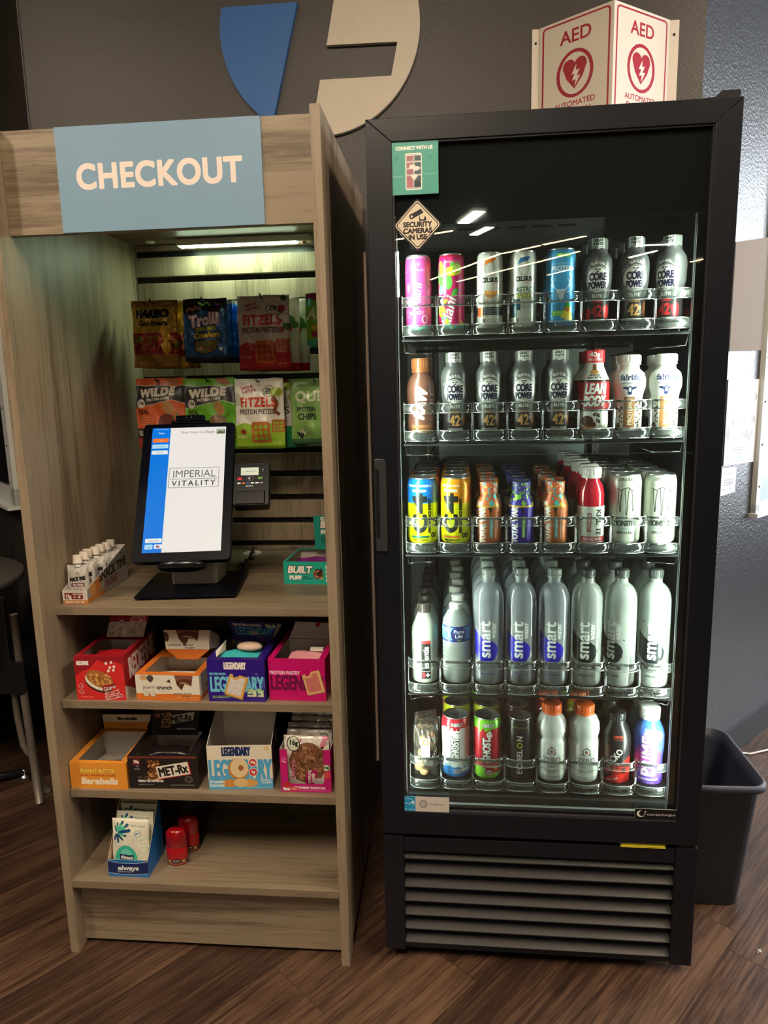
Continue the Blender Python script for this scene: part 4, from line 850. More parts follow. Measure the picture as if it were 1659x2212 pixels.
smb = [(.0300, 0), (.0335, .004), (.0345, .012), (.0345, .05), (.0348, .16), (.0346, .189), (.0338, .200), (.0316, .210), (.0283, .218), (.0236, .225), (.0192, .229), (.0152, .232), (.0136, .235), (.0135, .25)]
def mksmart(nm, lab, col, alk, bm, cm, tcol):
    t = bottle('water_bottle', lab, smb, bm, (.2435, .019, .0152), cm, [(.0351, .042), (.0352, .2)], smart(col, alk).mat(nm+'_print', .3, alpha=True))
    G().lathe([(.0350, .018), (.0351, .048)], 32, 0, .018, .048).obj('small_print', smart2(tcol).mat(nm+'_small_print', .4, alpha=True), t); return t
PR['smartblue'] = mksmart('blue_drop', 'tall clear water bottle with a blue drop', (28, 24, 170), 0, wat2, clrcap, (60, 80, 150))
PR['smartblack'] = mksmart('black_drop', 'tall clear water bottle with a black drop and grey cap', (26, 34, 36), 1, wat, greycap, (50, 56, 54))
c = cs('a', .0305, .09, (230, 235, 228), 2, 0); c.rect(-12, 0, 10, 83, (24, 24, 26)).rect(-12, 83, 10, 90, (196, 44, 44)).text('essentia', 5, 24, 13, WH, rot=90, al='l', fit=52, bold=.5).rect(-12, 17, 10, 18, WH).rect(-9, 3, -3, 15, (200, 40, 44)).rect(-2, 7, 8, 10, WH).rect(1.5, 4, 4.5, 14, WH).blobs(14, [(206, 90, 90)], 14, 40, 20, 80, .6, 1.6, 2)
PR['essentia'] = bottle('water_bottle', 'white frosted water bottle with a black cap and vertical black label', [(.025, 0), (.029, .003), (.0298, .01), (.0298, .118), (.028, .13), (.021, .148), (.0145, .162), (.014, .168)], milk, (.1625, .0205, .0150), mat('dark_brown_cap', (58, 50, 46), .4), [(.0300, .012), (.0300, .102)], c.mat('vertical_label_print', .4, alpha=True))
c = cs('a', .0318, .036, (92, 176, 216)); c.blobs(40, [(130, 204, 232), (60, 150, 204)], -98, -8, 2, 34, 2, 6, 3).rect(-98, 0, 98, 4, (24, 50, 120)).rect(-98, 33, 98, 36, (24, 50, 120)).ell(6, 17, 19, 19, (22, 36, 96)).text('Pure', 6, 20, 8, WH, fit=24, bold=.4).text('Life', 6, 9.5, 8, WH, fit=18, bold=.4).ell(4, 4, 1.2, 2.4, (220, 200, 60)).ell(9, 4, 1.2, 2.4, (120, 200, 90))
rib = []
for k in range(9): z = .012+k*.0095; rib += [(.0306, z), (.0318, z+.0045)]
PR['pure'] = bottle('water_bottle', 'ribbed clear water bottle with a blue band label and white cap', [(.025, 0), (.029, .004)]+rib+[(.0312, .100), (.0312, .140), (.0295, .148), (.020, .165), (.0135, .172), (.013, .176)], wat, (.1705, .0125, .0150), mat('white_cap', (226, 230, 222), .4), [(.0316, .1), (.0316, .136)], c.mat('blue_band_print', .35))
# --- bottom row
def ghost(bg, top, foot, fcol, word):
    c = cs('a', ST, .149, bg); c.rect(-110, 126, 110, 149, top).blobs(30, [top], -104, 104, 122, 128, 2, 5, 2).text('ENERGY', 2, 130, 8, WH, fit=28, bold=.4, out=(.6, BK)).blobs(30, [fcol], -104, 104, 14, 30, 3, 8, 3).rect(-110, 0, 110, 18, fcol)
    c.text('GHOST', 7, 44, 17, WH, rot=90, al='l', fit=58, bold=1.2, out=(1.6, BK), shear=.1).ell(5, 112, 7, 8, WH).ell(5, 104, 3, 7, WH).ell(3, 114, 1, 1.6, BK).ell(8, 114, 1, 1.6, BK)
    c.ell(4, 22, 10, 9, foot).text(word, 4, 20, 4.4, WH, fit=18, bold=.4, out=(.6, (70, 10, 14))).text('POP' if word[0] == 'B' else 'LIMEADE', 4, 14, 4.4, WH, fit=18, bold=.4, out=(.6, (70, 10, 14))); return c
PR['ghostwhite'] = can_mesh('x', ST, .149, ghost((226, 228, 224), (190, 36, 50), (60, 110, 170), (40, 120, 190), 'BOMB').mat('white_red_can_print', .28, .2), .0285, '', 'white energy can with a red shoulder and blue foot')
PR['ghostred'] = can_mesh('x', ST, .149, ghost((176, 30, 46), (110, 190, 40), (150, 24, 40), (120, 190, 50), 'CHERRY').mat('red_green_can_print', .28, .2), .0285, '', 'red energy can with a green shoulder and foot')
PR['ghostyellow'] = can_mesh('x', ST, .149, ghost((226, 90, 150), (214, 216, 40), (206, 206, 40), (214, 216, 40), 'BERRY').mat('yellow_top_can_print', .28, .2), .0285, '', 'energy can with a yellow shoulder')
c = cs('a', .0305, .149, (30, 30, 30)); c.text('ECHEL', 6, 16, 12, (214, 214, 206), rot=90, al='l', fit=62, bold=.5).text('O', 6, 80, 12, (200, 190, 50), rot=90, al='l', bold=.5).text('N', 6, 97, 12, (214, 214, 206), rot=90, al='l', bold=.5).text('GRAPE ROCKER', 0, 128, 3.4, (190, 180, 70)).fine(-12, 18, 8, 2, (160, 150, 60), 1.2, 3)
PR['echelon'] = can_mesh('x', .0305, .149, c.mat('black_can_print', .3, .3), .026, '', 'black energy can with vertical white letters')
def gat(key, lab, mt, rot_txt=0):
    c = cs('a', .0346, .082, (206, 208, 200)); c.rect(-110, 0, 110, 4, (170, 174, 168)).ell(0, 44, 22, 20, (176, 180, 174)).ell(0, 44, 20, 18, (190, 194, 188)).text('ZERO', 0, 38, 11, (110, 114, 112), fit=42, bold=.8, out=(.8, (222, 224, 218))).poly([(-9, 56), (9, 56), (9, 68), (0, 76), (-9, 68)], (90, 94, 92)).ring(0, 64, 6.5, 7, 2.4, WH, (90, 94, 92)).poly([(-1, 61), (5, 61), (1, 67)], (206, 80, 40)).rect(-17, 14, 17, 22, (180, 184, 178)).fine(-14, 14, 18, 3, (110, 114, 110), 1, 2.6).fine(-108, -40, 70, 24, (130, 130, 126), 1, 2.6).fine(40, 100, 60, 18, (150, 150, 146), 1, 3)
    return bottle('sports_bottle', lab, [(.027, 0), (.033, .004), (.034, .012), (.034, .098), (.0315, .104), (.0335, .112), (.0355, .122), (.034, .138), (.0275, .152), (.0205, .158), (.0195, .161)], mt, (.1585, .0235, .0222), mat('orange_cap', (226, 96, 30), .4), [(.0346, .013), (.0346, .095)], c.mat(key+'_label_print', .45))
cloudy = mat('cloudy_drink', (196, 200, 194), .2, spec=.6, coat=.3)
PR['gatwhite'] = gat('white_sport', 'cloudy white sports bottle with an orange cap', cloudy); PR['gatred'] = gat('red_sport', 'red sports bottle with an orange cap', mat('dark_red_drink', (120, 26, 30), .2, coat=.3)); PR['gatgreen'] = gat('green_sport', 'yellow-green sports bottle with an orange cap', mat('lime_drink', (170, 180, 40), .2, coat=.3))
c = cs('a', .0328, .142, (28, 28, 30)); c.poly([(-104, 0), (104, 0), (104, 64), (26, 62), (10, 46), (-24, 8), (-104, 8)], (206, 40, 34)).text('HYDRATION', 4, 112, 5, (196, 70, 40), fit=22, bold=.2).text('AMPLIFIED', 4, 106, 3.6, (196, 70, 40)).text('JOCKO', 0, 58, 14, (214, 212, 206), rot=52, fit=54, bold=.6).text('HYDRATE', 0, 30, 15, (150, 30, 26), rot=22, fit=52, bold=1).text('FRUIT PUNCH', -2, 22, 5, (20, 18, 18), rot=18, fit=34, bold=.3).text('ELECTROLYTE', -6, 10, 4, WH, rot=16, fit=26, bold=.2).poly(rrect(14, 24, 26, 40, 1), (90, 14, 14)).blobs(14, [(90, 54, 30), (140, 60, 30)], -26, -12, 66, 92, 2, 4, 3)
PR['jocko'] = bottle('sports_bottle', 'black and red drink bottle with a black cap', [(.026, 0), (.031, .003), (.0322, .03), (.031, .05), (.0328, .08), (.0325, .105), (.029, .122), (.021, .137), (.019, .142)], c.mat('black_red_print', .3), (.141, .0235, .0198), mat('black_cap', (30, 30, 32), .35))
def prime(a, b_, k, word):
    c = cs('a', .033, .152, a)
    for i in range(30): t_ = i/29; c.rect(-110, i*5.1, 110, i*5.1+5.2, tuple(int(a[q]*(1-abs(2*t_-1) if 0 else 1-t_)+b_[q]*t_) for q in range(3)))
    if k: c.ell(-4, 66, 34, 30, (232, 70, 180), .55).ell(0, 70, 22, 18, (240, 110, 200), .5).ell(10, 118, 26, 14, (230, 180, 226), .5)
    c.text('PRIME', 9, 22, 25, (240, 220, 240) if k else BK, rot=90, al='l', fit=94, bold=1.5, out=(1.5, (120, 70, 190)) if k else None).text('FUTURE' if k else 'CHERRY', 0, 128, 5, WH if k else BK, fit=24, bold=.2).text('FREEZE', 0, 121, 5, WH if k else BK, fit=24, bold=.2).text('HYDRATION DRINK', 0, 12, 5, WH, fit=46, bold=.3).fine(-12, 14, 6, 1, WH, 1.6); return c
prb = [(.026, 0), (.0325, .003), (.033, .03), (.031, .05), (.0315, .065), (.0335, .085), (.0332, .115), (.030, .128), (.0215, .146), (.0205, .152)]
PR['prime'] = bottle('sports_bottle', 'blue, pink and purple drink bottle with a white cap', prb, prime((96, 60, 170), (70, 130, 220), 1, '').mat('pink_blue_print', .35), (.1515, .0275, .0222), mat('white_cap_two', (230, 232, 226), .4))
PR['prime2'] = bottle('sports_bottle', 'pale teal drink bottle with a white cap', prb, prime((110, 170, 176), (120, 176, 180), 0, '').mat('teal_print', .35), (.1515, .0275, .0222), mat('white_cap_three', (206, 212, 208), .4))
# --- snack pouches of baked bites
t = thing('snack_pouch', 'clear pouch of brown bites with a white and orange tag', 'pouch'); rr = random.Random(9)
cookm = mat('baked_bites', (176, 138, 92), .8, bump=.6, bscale=180, var=.3, vscale=60)
def lump(r, seed, sq=1):
    g = G(); q = random.Random(seed); g.lathe([(0, -r)]+[(r*math.cos(R(a))*(1+q.uniform(-.1, .1)), r*math.sin(R(a))*sq) for a in range(-67, 68, 22)]+[(0, r*sq)], 12); return g
for i in range(9):
    g = lump(.010+rr.uniform(0, .004), i, .8); g.obj('bite', cookm, t, (rr.uniform(-.014, .014), rr.uniform(-.008, .008), .012+i*.0095))
def pillow(w, h, th, seed=0, nx=14, ny=18, lean=0, crimp=.0012, seal=.06, wave=.0015):
    g = G(); q = random.Random(seed); ph = [q.uniform(0, 6) for _ in range(8)]; N_ = (nx+1)*(ny+1)
    for side in (-1, 1):
        for j in range(ny+1):
            for i in range(nx+1):
                u, v = i/nx, j/ny; e = max(0, min(1, (v-seal)/.2))*max(0, min(1, (1-seal-v)/.22)); e = math.sin(e*PI/2)
                p = max(0, 1-abs(2*u-1)**2.6)**.6*e
                zz = side*(th/2*p+.0003)
                zz += (wave*math.sin(u*13+ph[0]+v*4)*math.sin(v*11+ph[1]) + wave*.7*math.sin(u*27+v*19+ph[2]))*min(1, p*2.5)+crimp*math.sin(u*9+ph[3])*(1-e)
                x = (u-.5)*w*(1-.05*p-.018*math.sin(v*9+ph[4])*(1-abs(2*v-1))); g.v.append((x, zz, v*h))
    for s_ in (0, 1):
        for j in range(ny):
            for i in range(nx):
                a = s_*N_+j*(nx+1)+i; idx = [a, a+1, a+nx+2, a+nx+1]; uv = [(i/nx, j/ny), ((i+1)/nx, j/ny), ((i+1)/nx, (j+1)/ny), (i/nx, (j+1)/ny)]
                if s_: idx, uv = idx[::-1], uv[::-1]
                g.face(idx, 0, uv, True)
    for i in range(nx):
        for j in (0, ny): a = j*(nx+1)+i; g.face([a, a+1, a+1+N_, a+N_][::(-1 if j == 0 else 1)], 0)
    for j in range(ny):
        for i in (0, nx): a = j*(nx+1)+i; g.face([a, a+nx+1, a+nx+1+N_, a+N_][::(1 if i == nx else -1)], 0)
    return g
pillow(.056, .125, .034, 3, wave=.003).obj('bag', clear('clear_bag', (248, 248, 244), .05, .06, (235, 235, 230), 1.2, 1.45), t)
c = Cv(20, 50, (232, 234, 228), 3); c.rect(-7, 34, 7, 47, (224, 100, 40)); 
for a in range(5): c.ell(2.6*math.cos(R(72*a+90)), 40.5+2.6*math.sin(R(72*a+90)), 1.7, 1.7, (240, 220, 200))
c.fine(-5, 6, 28, 4, (120, 116, 110), .9, 3)
G().slab((-.010, -.0195, .05), (.010, -.0195, .05), (.010, -.0195, .10), (-.010, -.0195, .10), .0006).obj('tag', c.mat('pouch_tag_print', .4), t)
PR['pouch'] = t

# ------------------------------------------------------------------ stock the lanes: (lane, [front ... back], pitch, stagger)
tmp = random.Random(11)
STOCK = {
 0: [(0, ['pink']*3, .058, .0), (1, ['swirl']*3, .058, 0), (2, ['orange_slice']*2+['navy'], .058, 0), (3, ['teal_crescent', 'teal_crescent', 'navy'], .058, 0), (4, ['blue_protein']*2, .064, 0), (5, ['strawb']*4, .0605, 0), (6, ['choc']*4, .0605, 0), (7, ['strawb']*4, .0605, 0)],
 1: [(0, ['brown']*2, .064, 0), (1, ['choc']*2, .0605, 0), (2, ['choc']*3, .0605, 0), (3, ['choc']*3, .0605, 0), (4, ['choc']*2, .0605, 0), (5, ['lean']*2, .067, 0), (6, ['fair']*2, .067, 0), (7, ['fair']*2, .067, 0)],
 2: [(0, ['c4blue', 'c4orange', 'c4red', 'c4red', 'c4navy', 'c4navy'], .067, .003), (1, ['c4orange']*4+['c4red', 'c4navy', 'c4navy'], .067, .003), (2, ['tworange']*7, .060, .003), (3, ['twpurple']*7, .060, .006), (4, ['tworange']*6, .060, .005), (5, ['killit']*7, .0595, .005), (6, ['silver']*7, .067, .003), (7, ['silver']*6, .067, .002)],
 3: [(0, ['essentia']*6, .0615, .002), (1, ['pure']*7, .065, .004), (2, ['smartblue']*5, .0715, 0), (3, ['smartblue']*5, .0715, 0), (4, ['smartblue']*4, .0715, .001), (5, ['smartblack']*5, .0715, .0005), (6, ['smartblack']*5, .0715, 0), (7, ['smartblack']*4, .0715, 0)],
 4: [(0, ['pouch']*3, .036, .006), (1, ['ghostwhite', 'ghostyellow', 'ghostyellow', 'ghostwhite'], .067, .002), (2, ['ghostred', 'ghostyellow', 'ghostred'], .067, .002), (3, ['echelon']*3, .063, 0), (4, ['gatwhite', 'gatred', 'gatred'], .0715, .001), (5, ['gatwhite', 'gatgreen', 'gatgreen'], .0715, 0), (6, ['jocko', 'jocko'], .067, 0), (7, ['prime', 'prime2'], .068, .002)]}
ORD = ['front', 'second', 'third', 'fourth', 'fifth', 'sixth', 'seventh', 'eighth']
used = set(); RAD = {'pink': .027, 'swirl': .027, 'orange_slice': .027, 'teal_crescent': .027, 'navy': .027, 'blue_protein': .0305, 'choc': .0298, 'strawb': .0298, 'brown': .031, 'lean': .0325, 'fair': .0325, 'tworange': .029, 'twpurple': .029, 'killit': .0292, 'essentia': .030, 'pure': .0318, 'pouch': .02}
EXTRA = {(0, 7, 0): -28, (0, 6, 0): 4, (0, 5, 0): 0, (3, 0, 0): 8, (3, 6, 0): -28, (2, 0, 0): -6, (2, 1, 0): -14, (1, 0, 0): 6, (2, 4, 0): -6, (4, 5, 0): 10}
DX = {(0, 0): -.006, (0, 1): -.012, (0, 3): -.007, (0, 7): .002, (2, 3): -.006, (2, 4): -.006, (3, 0): .001, (4, 1): -.004, (4, 2): -.004, (4, 4): .0, (1, 7): .001}
for ri, lanes in STOCK.items():
    z = ROWZ[ri]+.0118
    for li, items, pitch, stg in lanes:
        xx = LX[li]+DX.get((ri, li), 0)*.5
        for n, key in enumerate(items):
            r = RAD.get(key, .0335); y = .07+.0055+r+(0 if n == 0 else 0)+n*pitch
            dx = 0 if n == 0 else (stg if n % 2 else -stg*.6)
            face = math.atan2(xx-.151, 1.5+y)*.75 if n == 0 else tmp.uniform(-.5, .5)*(.4 if key in ('c4orange', 'silver', 'choc', 'strawb') else 1)
            rz = FA+face*-1+R(EXTRA.get((ri, li, n), 0))
            rz = FA-face+R(EXTRA.get((ri, li, n), 0))
            base = PR[key]; lab0 = LBL.get(key, base['label']) if 'LBL' in globals() else base['label']
            pos = ('front of the %s lane' if n == 0 else ORD[n]+' from front, %s lane') % LANE[li]
            short = SHORT[key] if 'SHORT' in globals() else lab0
            lab = '%s, %s, %s fridge shelf' % (short, pos, ROWN[ri])
            p = FW(xx+dx, y, z)
            if key in used: o = dup(base, p, rz, lab)
            else: used.add(key); o = base; o.location = p; o.rotation_euler = (0, 0, rz); o['label'] = lab
            o['group'] = '%s lane drinks on the %s fridge shelf' % (LANE[li], ROWN[ri]) if key != 'pouch' else 'snack pouches at the bottom left of the fridge'
# ================================================================== self-checkout tablet
NAVY = mat('tablet_black', (6, 9, 20), .3, spec=.1)
T = thing('checkout_tablet', 'black self-checkout tablet on a grey and black stand in the middle of the counter', 'tablet', (0, 0, 0))
ty, tt = .151, .598
rr_ = Vector((math.cos(ty), math.sin(ty), 0)); bk_ = Vector((-math.sin(ty), math.cos(ty), 0)); uu_ = Vector((0, 0, 1))*math.cos(tt)+bk_*math.sin(tt); nn_ = uu_.cross(rr_)*-1
nn_ = rr_.cross(uu_)*-1
TM = Matrix((rr_, nn_, uu_)).transposed().to_4x4(); TM.translation = (.282, .221, 1.092)
def tobj(g, name, mt, parent, **k): g.xf(TM); return g.obj(name, mt, parent, **k)
bz = G(); bz.prism(rrect(-.1125, .1125, -.1845, .1845, .010), 0, .020); tobj(bz, 'bezel', NAVY, T, bevel=.0015)
cv = Cv(181, 334, (238, 232, 224), 2.4)
cv.rect(-91, 0, -46, 334, (8, 120, 222)).text('Customer Support', -68, 329, 3, WH, fit=34).text('Guest', -68, 317, 4, WH, fit=14, bold=.2)
cv.poly(rrect(-88, -49, 293, 304, 1.5), (246, 120, 50)).text('Login', -68, 297, 2.6, WH).poly(rrect(-88, -49, 276, 287, 1.5), (180, 224, 240)).text('New Account', -68, 280, 2.6, (70, 90, 100)).poly(rrect(-88, -49, 259, 270, 1.5), (236, 236, 232)).text('Need Help', -68, 263, 2.6, (90, 90, 92))
cv.poly(rrect(-85, -47, 25, 36, 1.5), (236, 236, 232)).text('Suggestion Box', -66, 29, 2.6, (90, 90, 92)).poly(rrect(-85, -67, 9, 21, 1.5), (180, 224, 240)).text('Help', -76, 13, 2.6, (70, 90, 100)).poly(rrect(-64, -46, 10, 21, 1.5), (230, 236, 240)).rect(-59, 12, -51, 18, (206, 120, 110)).rect(-59, 15, -55, 18, (60, 80, 150))
cv.text('Scan Item to Begin', 22, 317, 6.6, (120, 116, 112), fit=82).rect(67, 314, 88, 330, (160, 160, 140)).poly([(67, 314), (76, 324), (82, 318), (88, 326), (88, 314)], (90, 96, 70)).rect(67, 326, 88, 330, (206, 210, 206))
cv.rect(-42, 166, 78, 220, (110, 104, 98)).rect(-41, 167, 77, 219, (238, 232, 224)).text('IMPERIAL', 18, 194, 19, (110, 112, 96), fit=104).rect(-38, 189, 74, 189.9, (90, 84, 78)).text('VITALITY', 18, 171, 14, (60, 56, 52), fit=104, bold=.25, gap=.25)
scr = cv.mat('screen_picture', .2, emit=.98); scr.node_tree.nodes['Principled BSDF'].inputs['Base Color'].default_value = (0, 0, 0, 1)
for l in list(scr.node_tree.links):
    if l.to_socket.name == 'Base Color': scr.node_tree.links.remove(l)
g = G(); g.slab((-.0905, -.0006, -.162), (.0905, -.0006, -.162), (.0905, -.0006, .172), (-.0905, -.0006, .172), .0005, 0, 1); tobj(g, 'screen', [scr, NAVY], T)
g = G(); g.box(-.047, .048, -.002, .018, .1848, .192).box(-.035, .036, -.004, .014, .192, .207); tobj(g, 'camera_bar', NAVY, T, bevel=.002)
for x in (-.008, .004): q = G().lathe([(0, 0), (.0018, 0), (.0016, .0006), (0, .0008)], 10).xf(Matrix.Translation((x, -.0042, .2)) @ Matrix.Rotation(PI/2, 4, 'X')); tobj(q, 'lens', M['chrome'], T.children[-1] if False else T)
g = G().lathe([(0, 0), (.05, .0), (.056, .004), (.056, .012), (.05, .016), (0, .016)], 36, sq=(1, .42)); g.xf(Matrix.Translation((.0, .012, -.1995))); tobj(g, 'scanner_pod', mat('pod_black', (14, 17, 24), .25), T)
g = G().box(-.03, .03, .0205, .05, -.06, .03); tobj(g, 'mount_plate', NAVY, T)
STM = Matrix.Translation((.2895, .255, .8485)) @ Matrix.Rotation(R(3), 4, 'Z')
g = G(); g.prism(rrect(-.057, .057, -.045, .045, .010), .011, .196, 'z'); g.xf(STM); g.obj('stand_column', mat('grey_stand', (172, 168, 164), .45), T, bevel=.001)
PM = Matrix.Translation((.291, .222, .8485)) @ Matrix.Rotation(R(6), 4, 'Z')
g = G(); g.prism([(-.118, -.108), (.118, -.108), (.110, .108), (-.128, .108)], .003, .0105, 'z'); g.xf(PM); g.obj('stand_base', NAVY, T, bevel=.003)
for x, y in ((-.10, -.09), (.10, -.09), (.09, .09), (-.10, .09)): g = G().lathe([(0, 0), (.008, 0), (.008, .003), (0, .003)], 12, cx=x, cy=y); g.xf(PM); g.obj('foot', M['blk'], T)
# card reader on the right edge of the tablet
cv = Cv(82, 114, (14, 15, 20), 3)
cv.poly(rrect(-26, 18, 80, 102, 1), (206, 216, 206)).text('WELCOME', -3, 89, 3.4, (90, 100, 170), fit=24).text('!', 28, 90, 8, (220, 220, 220)).poly(rrect(-34, -22, 67, 74, 1), (190, 24, 50)).text('x', -28, 68.5, 4, WH).poly(rrect(16, 28, 68, 75, 1), (90, 140, 50)).text('>', 22, 69, 3.6, WH)
cv.ring(-3, 71, 10, 6, .5, (150, 150, 150), (14, 15, 20)).poly([(-8, 71), (-3, 75), (-3, 67)], (200, 200, 200))
for k, cc in enumerate(((220, 220, 224), (220, 120, 60), (60, 90, 170), (206, 206, 210), (220, 220, 224), (150, 150, 150))): cv.poly(rrect(-34+k*11, -26+k*11, 56, 60, .5), cc)
cv.text('eport', -5, 48, 5, (190, 190, 194), fit=18, bold=.2).rect(-38, 41, 34, 42, (60, 60, 66)).rect(-36, 6, 36, 30, (8, 9, 12)).line([(-18, 14), (-13, 18), (-8, 14)], 1.2, (200, 200, 200)).line([(8, 14), (13, 18), (18, 14)], 1.2, (200, 200, 200)).ring(0, 18, 4, 6, .8, (200, 200, 200), (40, 40, 44))
t = thing('card_reader', 'small black card reader with a lit display on the right edge of the tablet', 'card reader', (0, 0, 0))
g = G(); g.prism(rrect(.1135, .200, -.047, .069, .008), .002, .034); tobj(g, 'reader_case', mat('reader_black', (16, 16, 20), .3), t, bevel=.002)
g = G(); g.slab((.116, .0008, -.044), (.1965, .0008, -.044), (.1965, .0008, .066), (.116, .0008, .066), .0006); tobj(g, 'keypad', cv.mat('reader_print', .25, emit=.25), t)
g = G(); g.box(.12, .19, -.006, .0006, -.046, -.012); tobj(g, 'chip_slot', mat('slot_black', (10, 10, 13), .25), t, bevel=.002)
# power cord
g = G(); g.tube([(.337, .575, .85), (.34, .57, .868), (.35, .54, .874), (.358, .47, .862), (.366, .40, .856), (.372, .34, .853), (.36, .325, .853)], .0042, 8)
for k in range(9): g.tube([(.356+.012*math.cos(k*2.1), .46-k*.011, .856+.004*math.sin(k*1.3)), (.362+.012*math.sin(k*1.7), .455-k*.011, .862+.006*math.cos(k))], .0028, 6)
tag(g.obj('power_cord', M['blk']), 'bundled black power cord running from the grommet to the tablet stand', 'cord')

# ================================================================== cartons and packets on the shelves
GREY = mat('greyboard_inside', (176, 168, 156), .8); CREAM = mat('white_card_inside', (206, 200, 190), .75)
def carton(label, x, y, z, w, d, h, ang_, fm, sm, om, im=None, mf=.014, ms=.012, mb=.03, hb=None, hole=None, cat='box', name='display_carton', group=None, ring=None):
    t = thing(name, label, cat, (x, y, z+.0003), R(ang_), group); th = .0012; im = im or GREY; mats = [fm, sm, om, im]; hb = hb or h
    g = G()
    if hole: g.prism(hole, 0, th, mi=0, side=0)
    else: g.box(0, w, 0, th, 0, h, 0, {'back': 3, 'top': 3})
    for x0, x1, a, b in ((0, th, 2, 3), (w-th, w, 3, 1)):
        P = [(th, 0), (d-th, 0), (d-th, hb), (th, h)]; n = len(g.v)
        for xx in (x0, x1): g.v += [(xx, p[0], p[1]) for p in P]
        uv = [((p[0])/d, p[1]/max(h, hb)) for p in P]
        g.face([n+3, n+2, n+1, n], a, [uv[3], uv[2], uv[1], uv[0]]); g.face([n+4, n+5, n+6, n+7], b, uv)
        for i in range(4): j = (i+1) % 4; g.face([n+i, n+j, n+4+j, n+4+i], 3)
    g.box(0, w, d-th, d, 0, hb, 2, {'front': 3, 'top': 3}); g.box(th, w-th, th, d-th, 0, th, 2, {'top': 3})
    o = g.obj('carton_body', mats, t)
    if mf:
        g = G()
        for P in ([(0, 0), (w, 0), (w-ms, mf), (ms, mf)], [(0, 0), (ms, mf), (ms, d-mb), (0, d)], [(w, 0), (w, d), (w-ms, d-mb), (w-ms, mf)], [(0, d), (ms, d-mb), (w-ms, d-mb), (w, d)]):
            g.prism(P, h, h+.0008, 'z')
        g.obj('top_rim', ring or om, t)
    return t
def lid(t, a, b, c, d, cvm, back=None, th=.001, name='lid_flap'):
    return G().slab(a, b, c, d, th, 0, 1).obj(name, [cvm, back or GREY], t)
def packet(label, cat, loc, rot, w, h, th, col_or_mat, seed, name='bar_wrapper', group=None):
    o = pillow(w, h, th, seed, 12, 8, seal=.0, wave=.0012).obj(name, col_or_mat); o.location = loc; o.rotation_euler = rot; tag(o, label, cat, group); return o
# --- upper shelf of cartons
S2, S3 = .631, .4101
c = Cv(115, 103, (214, 44, 44), 2.4); c.poly([(-57, 103), (57, 103), (57, 84), (40, 92), (20, 86), (-2, 96), (-24, 74), (-40, 70), (-57, 58)], (150, 24, 34)).text('REDEFINE', -38, 84, 9, WH, fit=28, bold=.8)
c.ell(-4, 40, 34, 20, (70, 40, 26), rot=-24).ell(-4, 44, 33, 19, (232, 224, 210), rot=-24).ell(0, 50, 34, 19, (166, 104, 50), rot=-24).blobs(90, [(206, 150, 80), (140, 84, 36), (226, 176, 104)], -22, 24, 38, 62, 1.5, 4, 2, el=.5, al=.8)
for a, b in ((14, 90), (26, 92), (22, 80), (32, 82), (18, 72), (30, 74)): c.poly([(a, b), (a+6, b+2), (a+7, b-4), (a+1, b-6)], (226, 220, 208))
c.poly([(4, 22), (36, 30), (38, 42), (6, 34)], (150, 22, 32)).text('Original', 22, 27, 7, WH, rot=14, fit=28, bold=.3).text('Oatmeal', 26, 15, 7, (180, 26, 36), rot=14, fit=32, bold=.5, out=(1.2, WH)).text('Protein Pie', 30, 5, 7, (180, 26, 36), rot=12, fit=40, bold=.5, out=(1.2, WH))
for q in (34, 20): c.ring(-46, q, 6, 6, .8, (240, 200, 196), (190, 36, 44)); c.text('12g', -46, q-2, 4, (240, 210, 204))
c.fine(-48, -20, 8, 2, (240, 180, 170), 1, 3)
s_ = Cv(178, 103, (158, 20, 34), 1.6); s_.text('REDEFINE', 8, 46, 46, (226, 214, 206), fit=140, bold=2.4, rot=4).poly([(-89, 0), (-30, 0), (-60, 20), (-89, 34)], (206, 190, 176))
RED = mat('red_card', (150, 22, 34), .4)
t = carton('red carton with an oat pie picture, leftmost on the upper carton shelf', .0599, .0401, S2, .115, .185, .104, 1, c.mat('red_carton_front', .4), s_.mat('red_carton_side', .4), RED, mb=.075)
c = Cv(110, 70, (150, 22, 34), 2); c.rect(-55, 0, 55, 34, (206, 196, 182)).blobs(24, [(226, 218, 206), (176, 164, 150)], -50, 50, 2, 30, 5, 10, 4, el=.5).poly([(-55, 34), (-55, 22), (-20, 40), (0, 30), (30, 42), (55, 36)], (206, 196, 182)).text('Oatmeal', 24, 48, 8, (206, 40, 50), fit=34, bold=.5, out=(1.2, WH), rot=5).text('Protein Pie', 26, 37, 8, (206, 40, 50), fit=44, bold=.5, out=(1.2, WH), rot=5)
lid(t, (.022, .120, .108), (.114, .120, .108), (.127, .150, .176), (.028, .150, .176), c.mat('red_carton_lid', .4))
packet('red foil bar in the red carton on the upper carton shelf', 'snack bar', (.122, .085, S2+.080), (R(-82), 0, R(6)), .085, .045, .016, mat('red_foil', (190, 30, 40), .3, metal=.3, bump=.6, bscale=60), 1)
packet('teal foil bar at the front of the red carton', 'snack bar', (.112, .062, S2+.078), (R(-80), 0, R(-6)), .078, .035, .014, mat('teal_foil', (30, 130, 140), .3, metal=.3, bump=.6, bscale=60), 2)
def choc_piece(c, x, y, k, rot=0):
    cs_, sn_ = math.cos(R(rot)), math.sin(R(rot)); f = lambda p: (x+k*(p[0]*cs_-p[1]*sn_), y+k*(p[0]*sn_+p[1]*cs_))
    c.poly([f(p) for p in ((-16, 14), (18, 12), (14, -8), (2, -4), (-4, -16), (-12, -6))], (92, 52, 40)).poly([f(p) for p in ((-16, 14), (18, 12), (16, 4), (0, 6), (-12, 2))], (132, 84, 70)).line([f((-6, -2)), f((4, -2)), f((12, -7))], 1.6*k, (206, 176, 130))
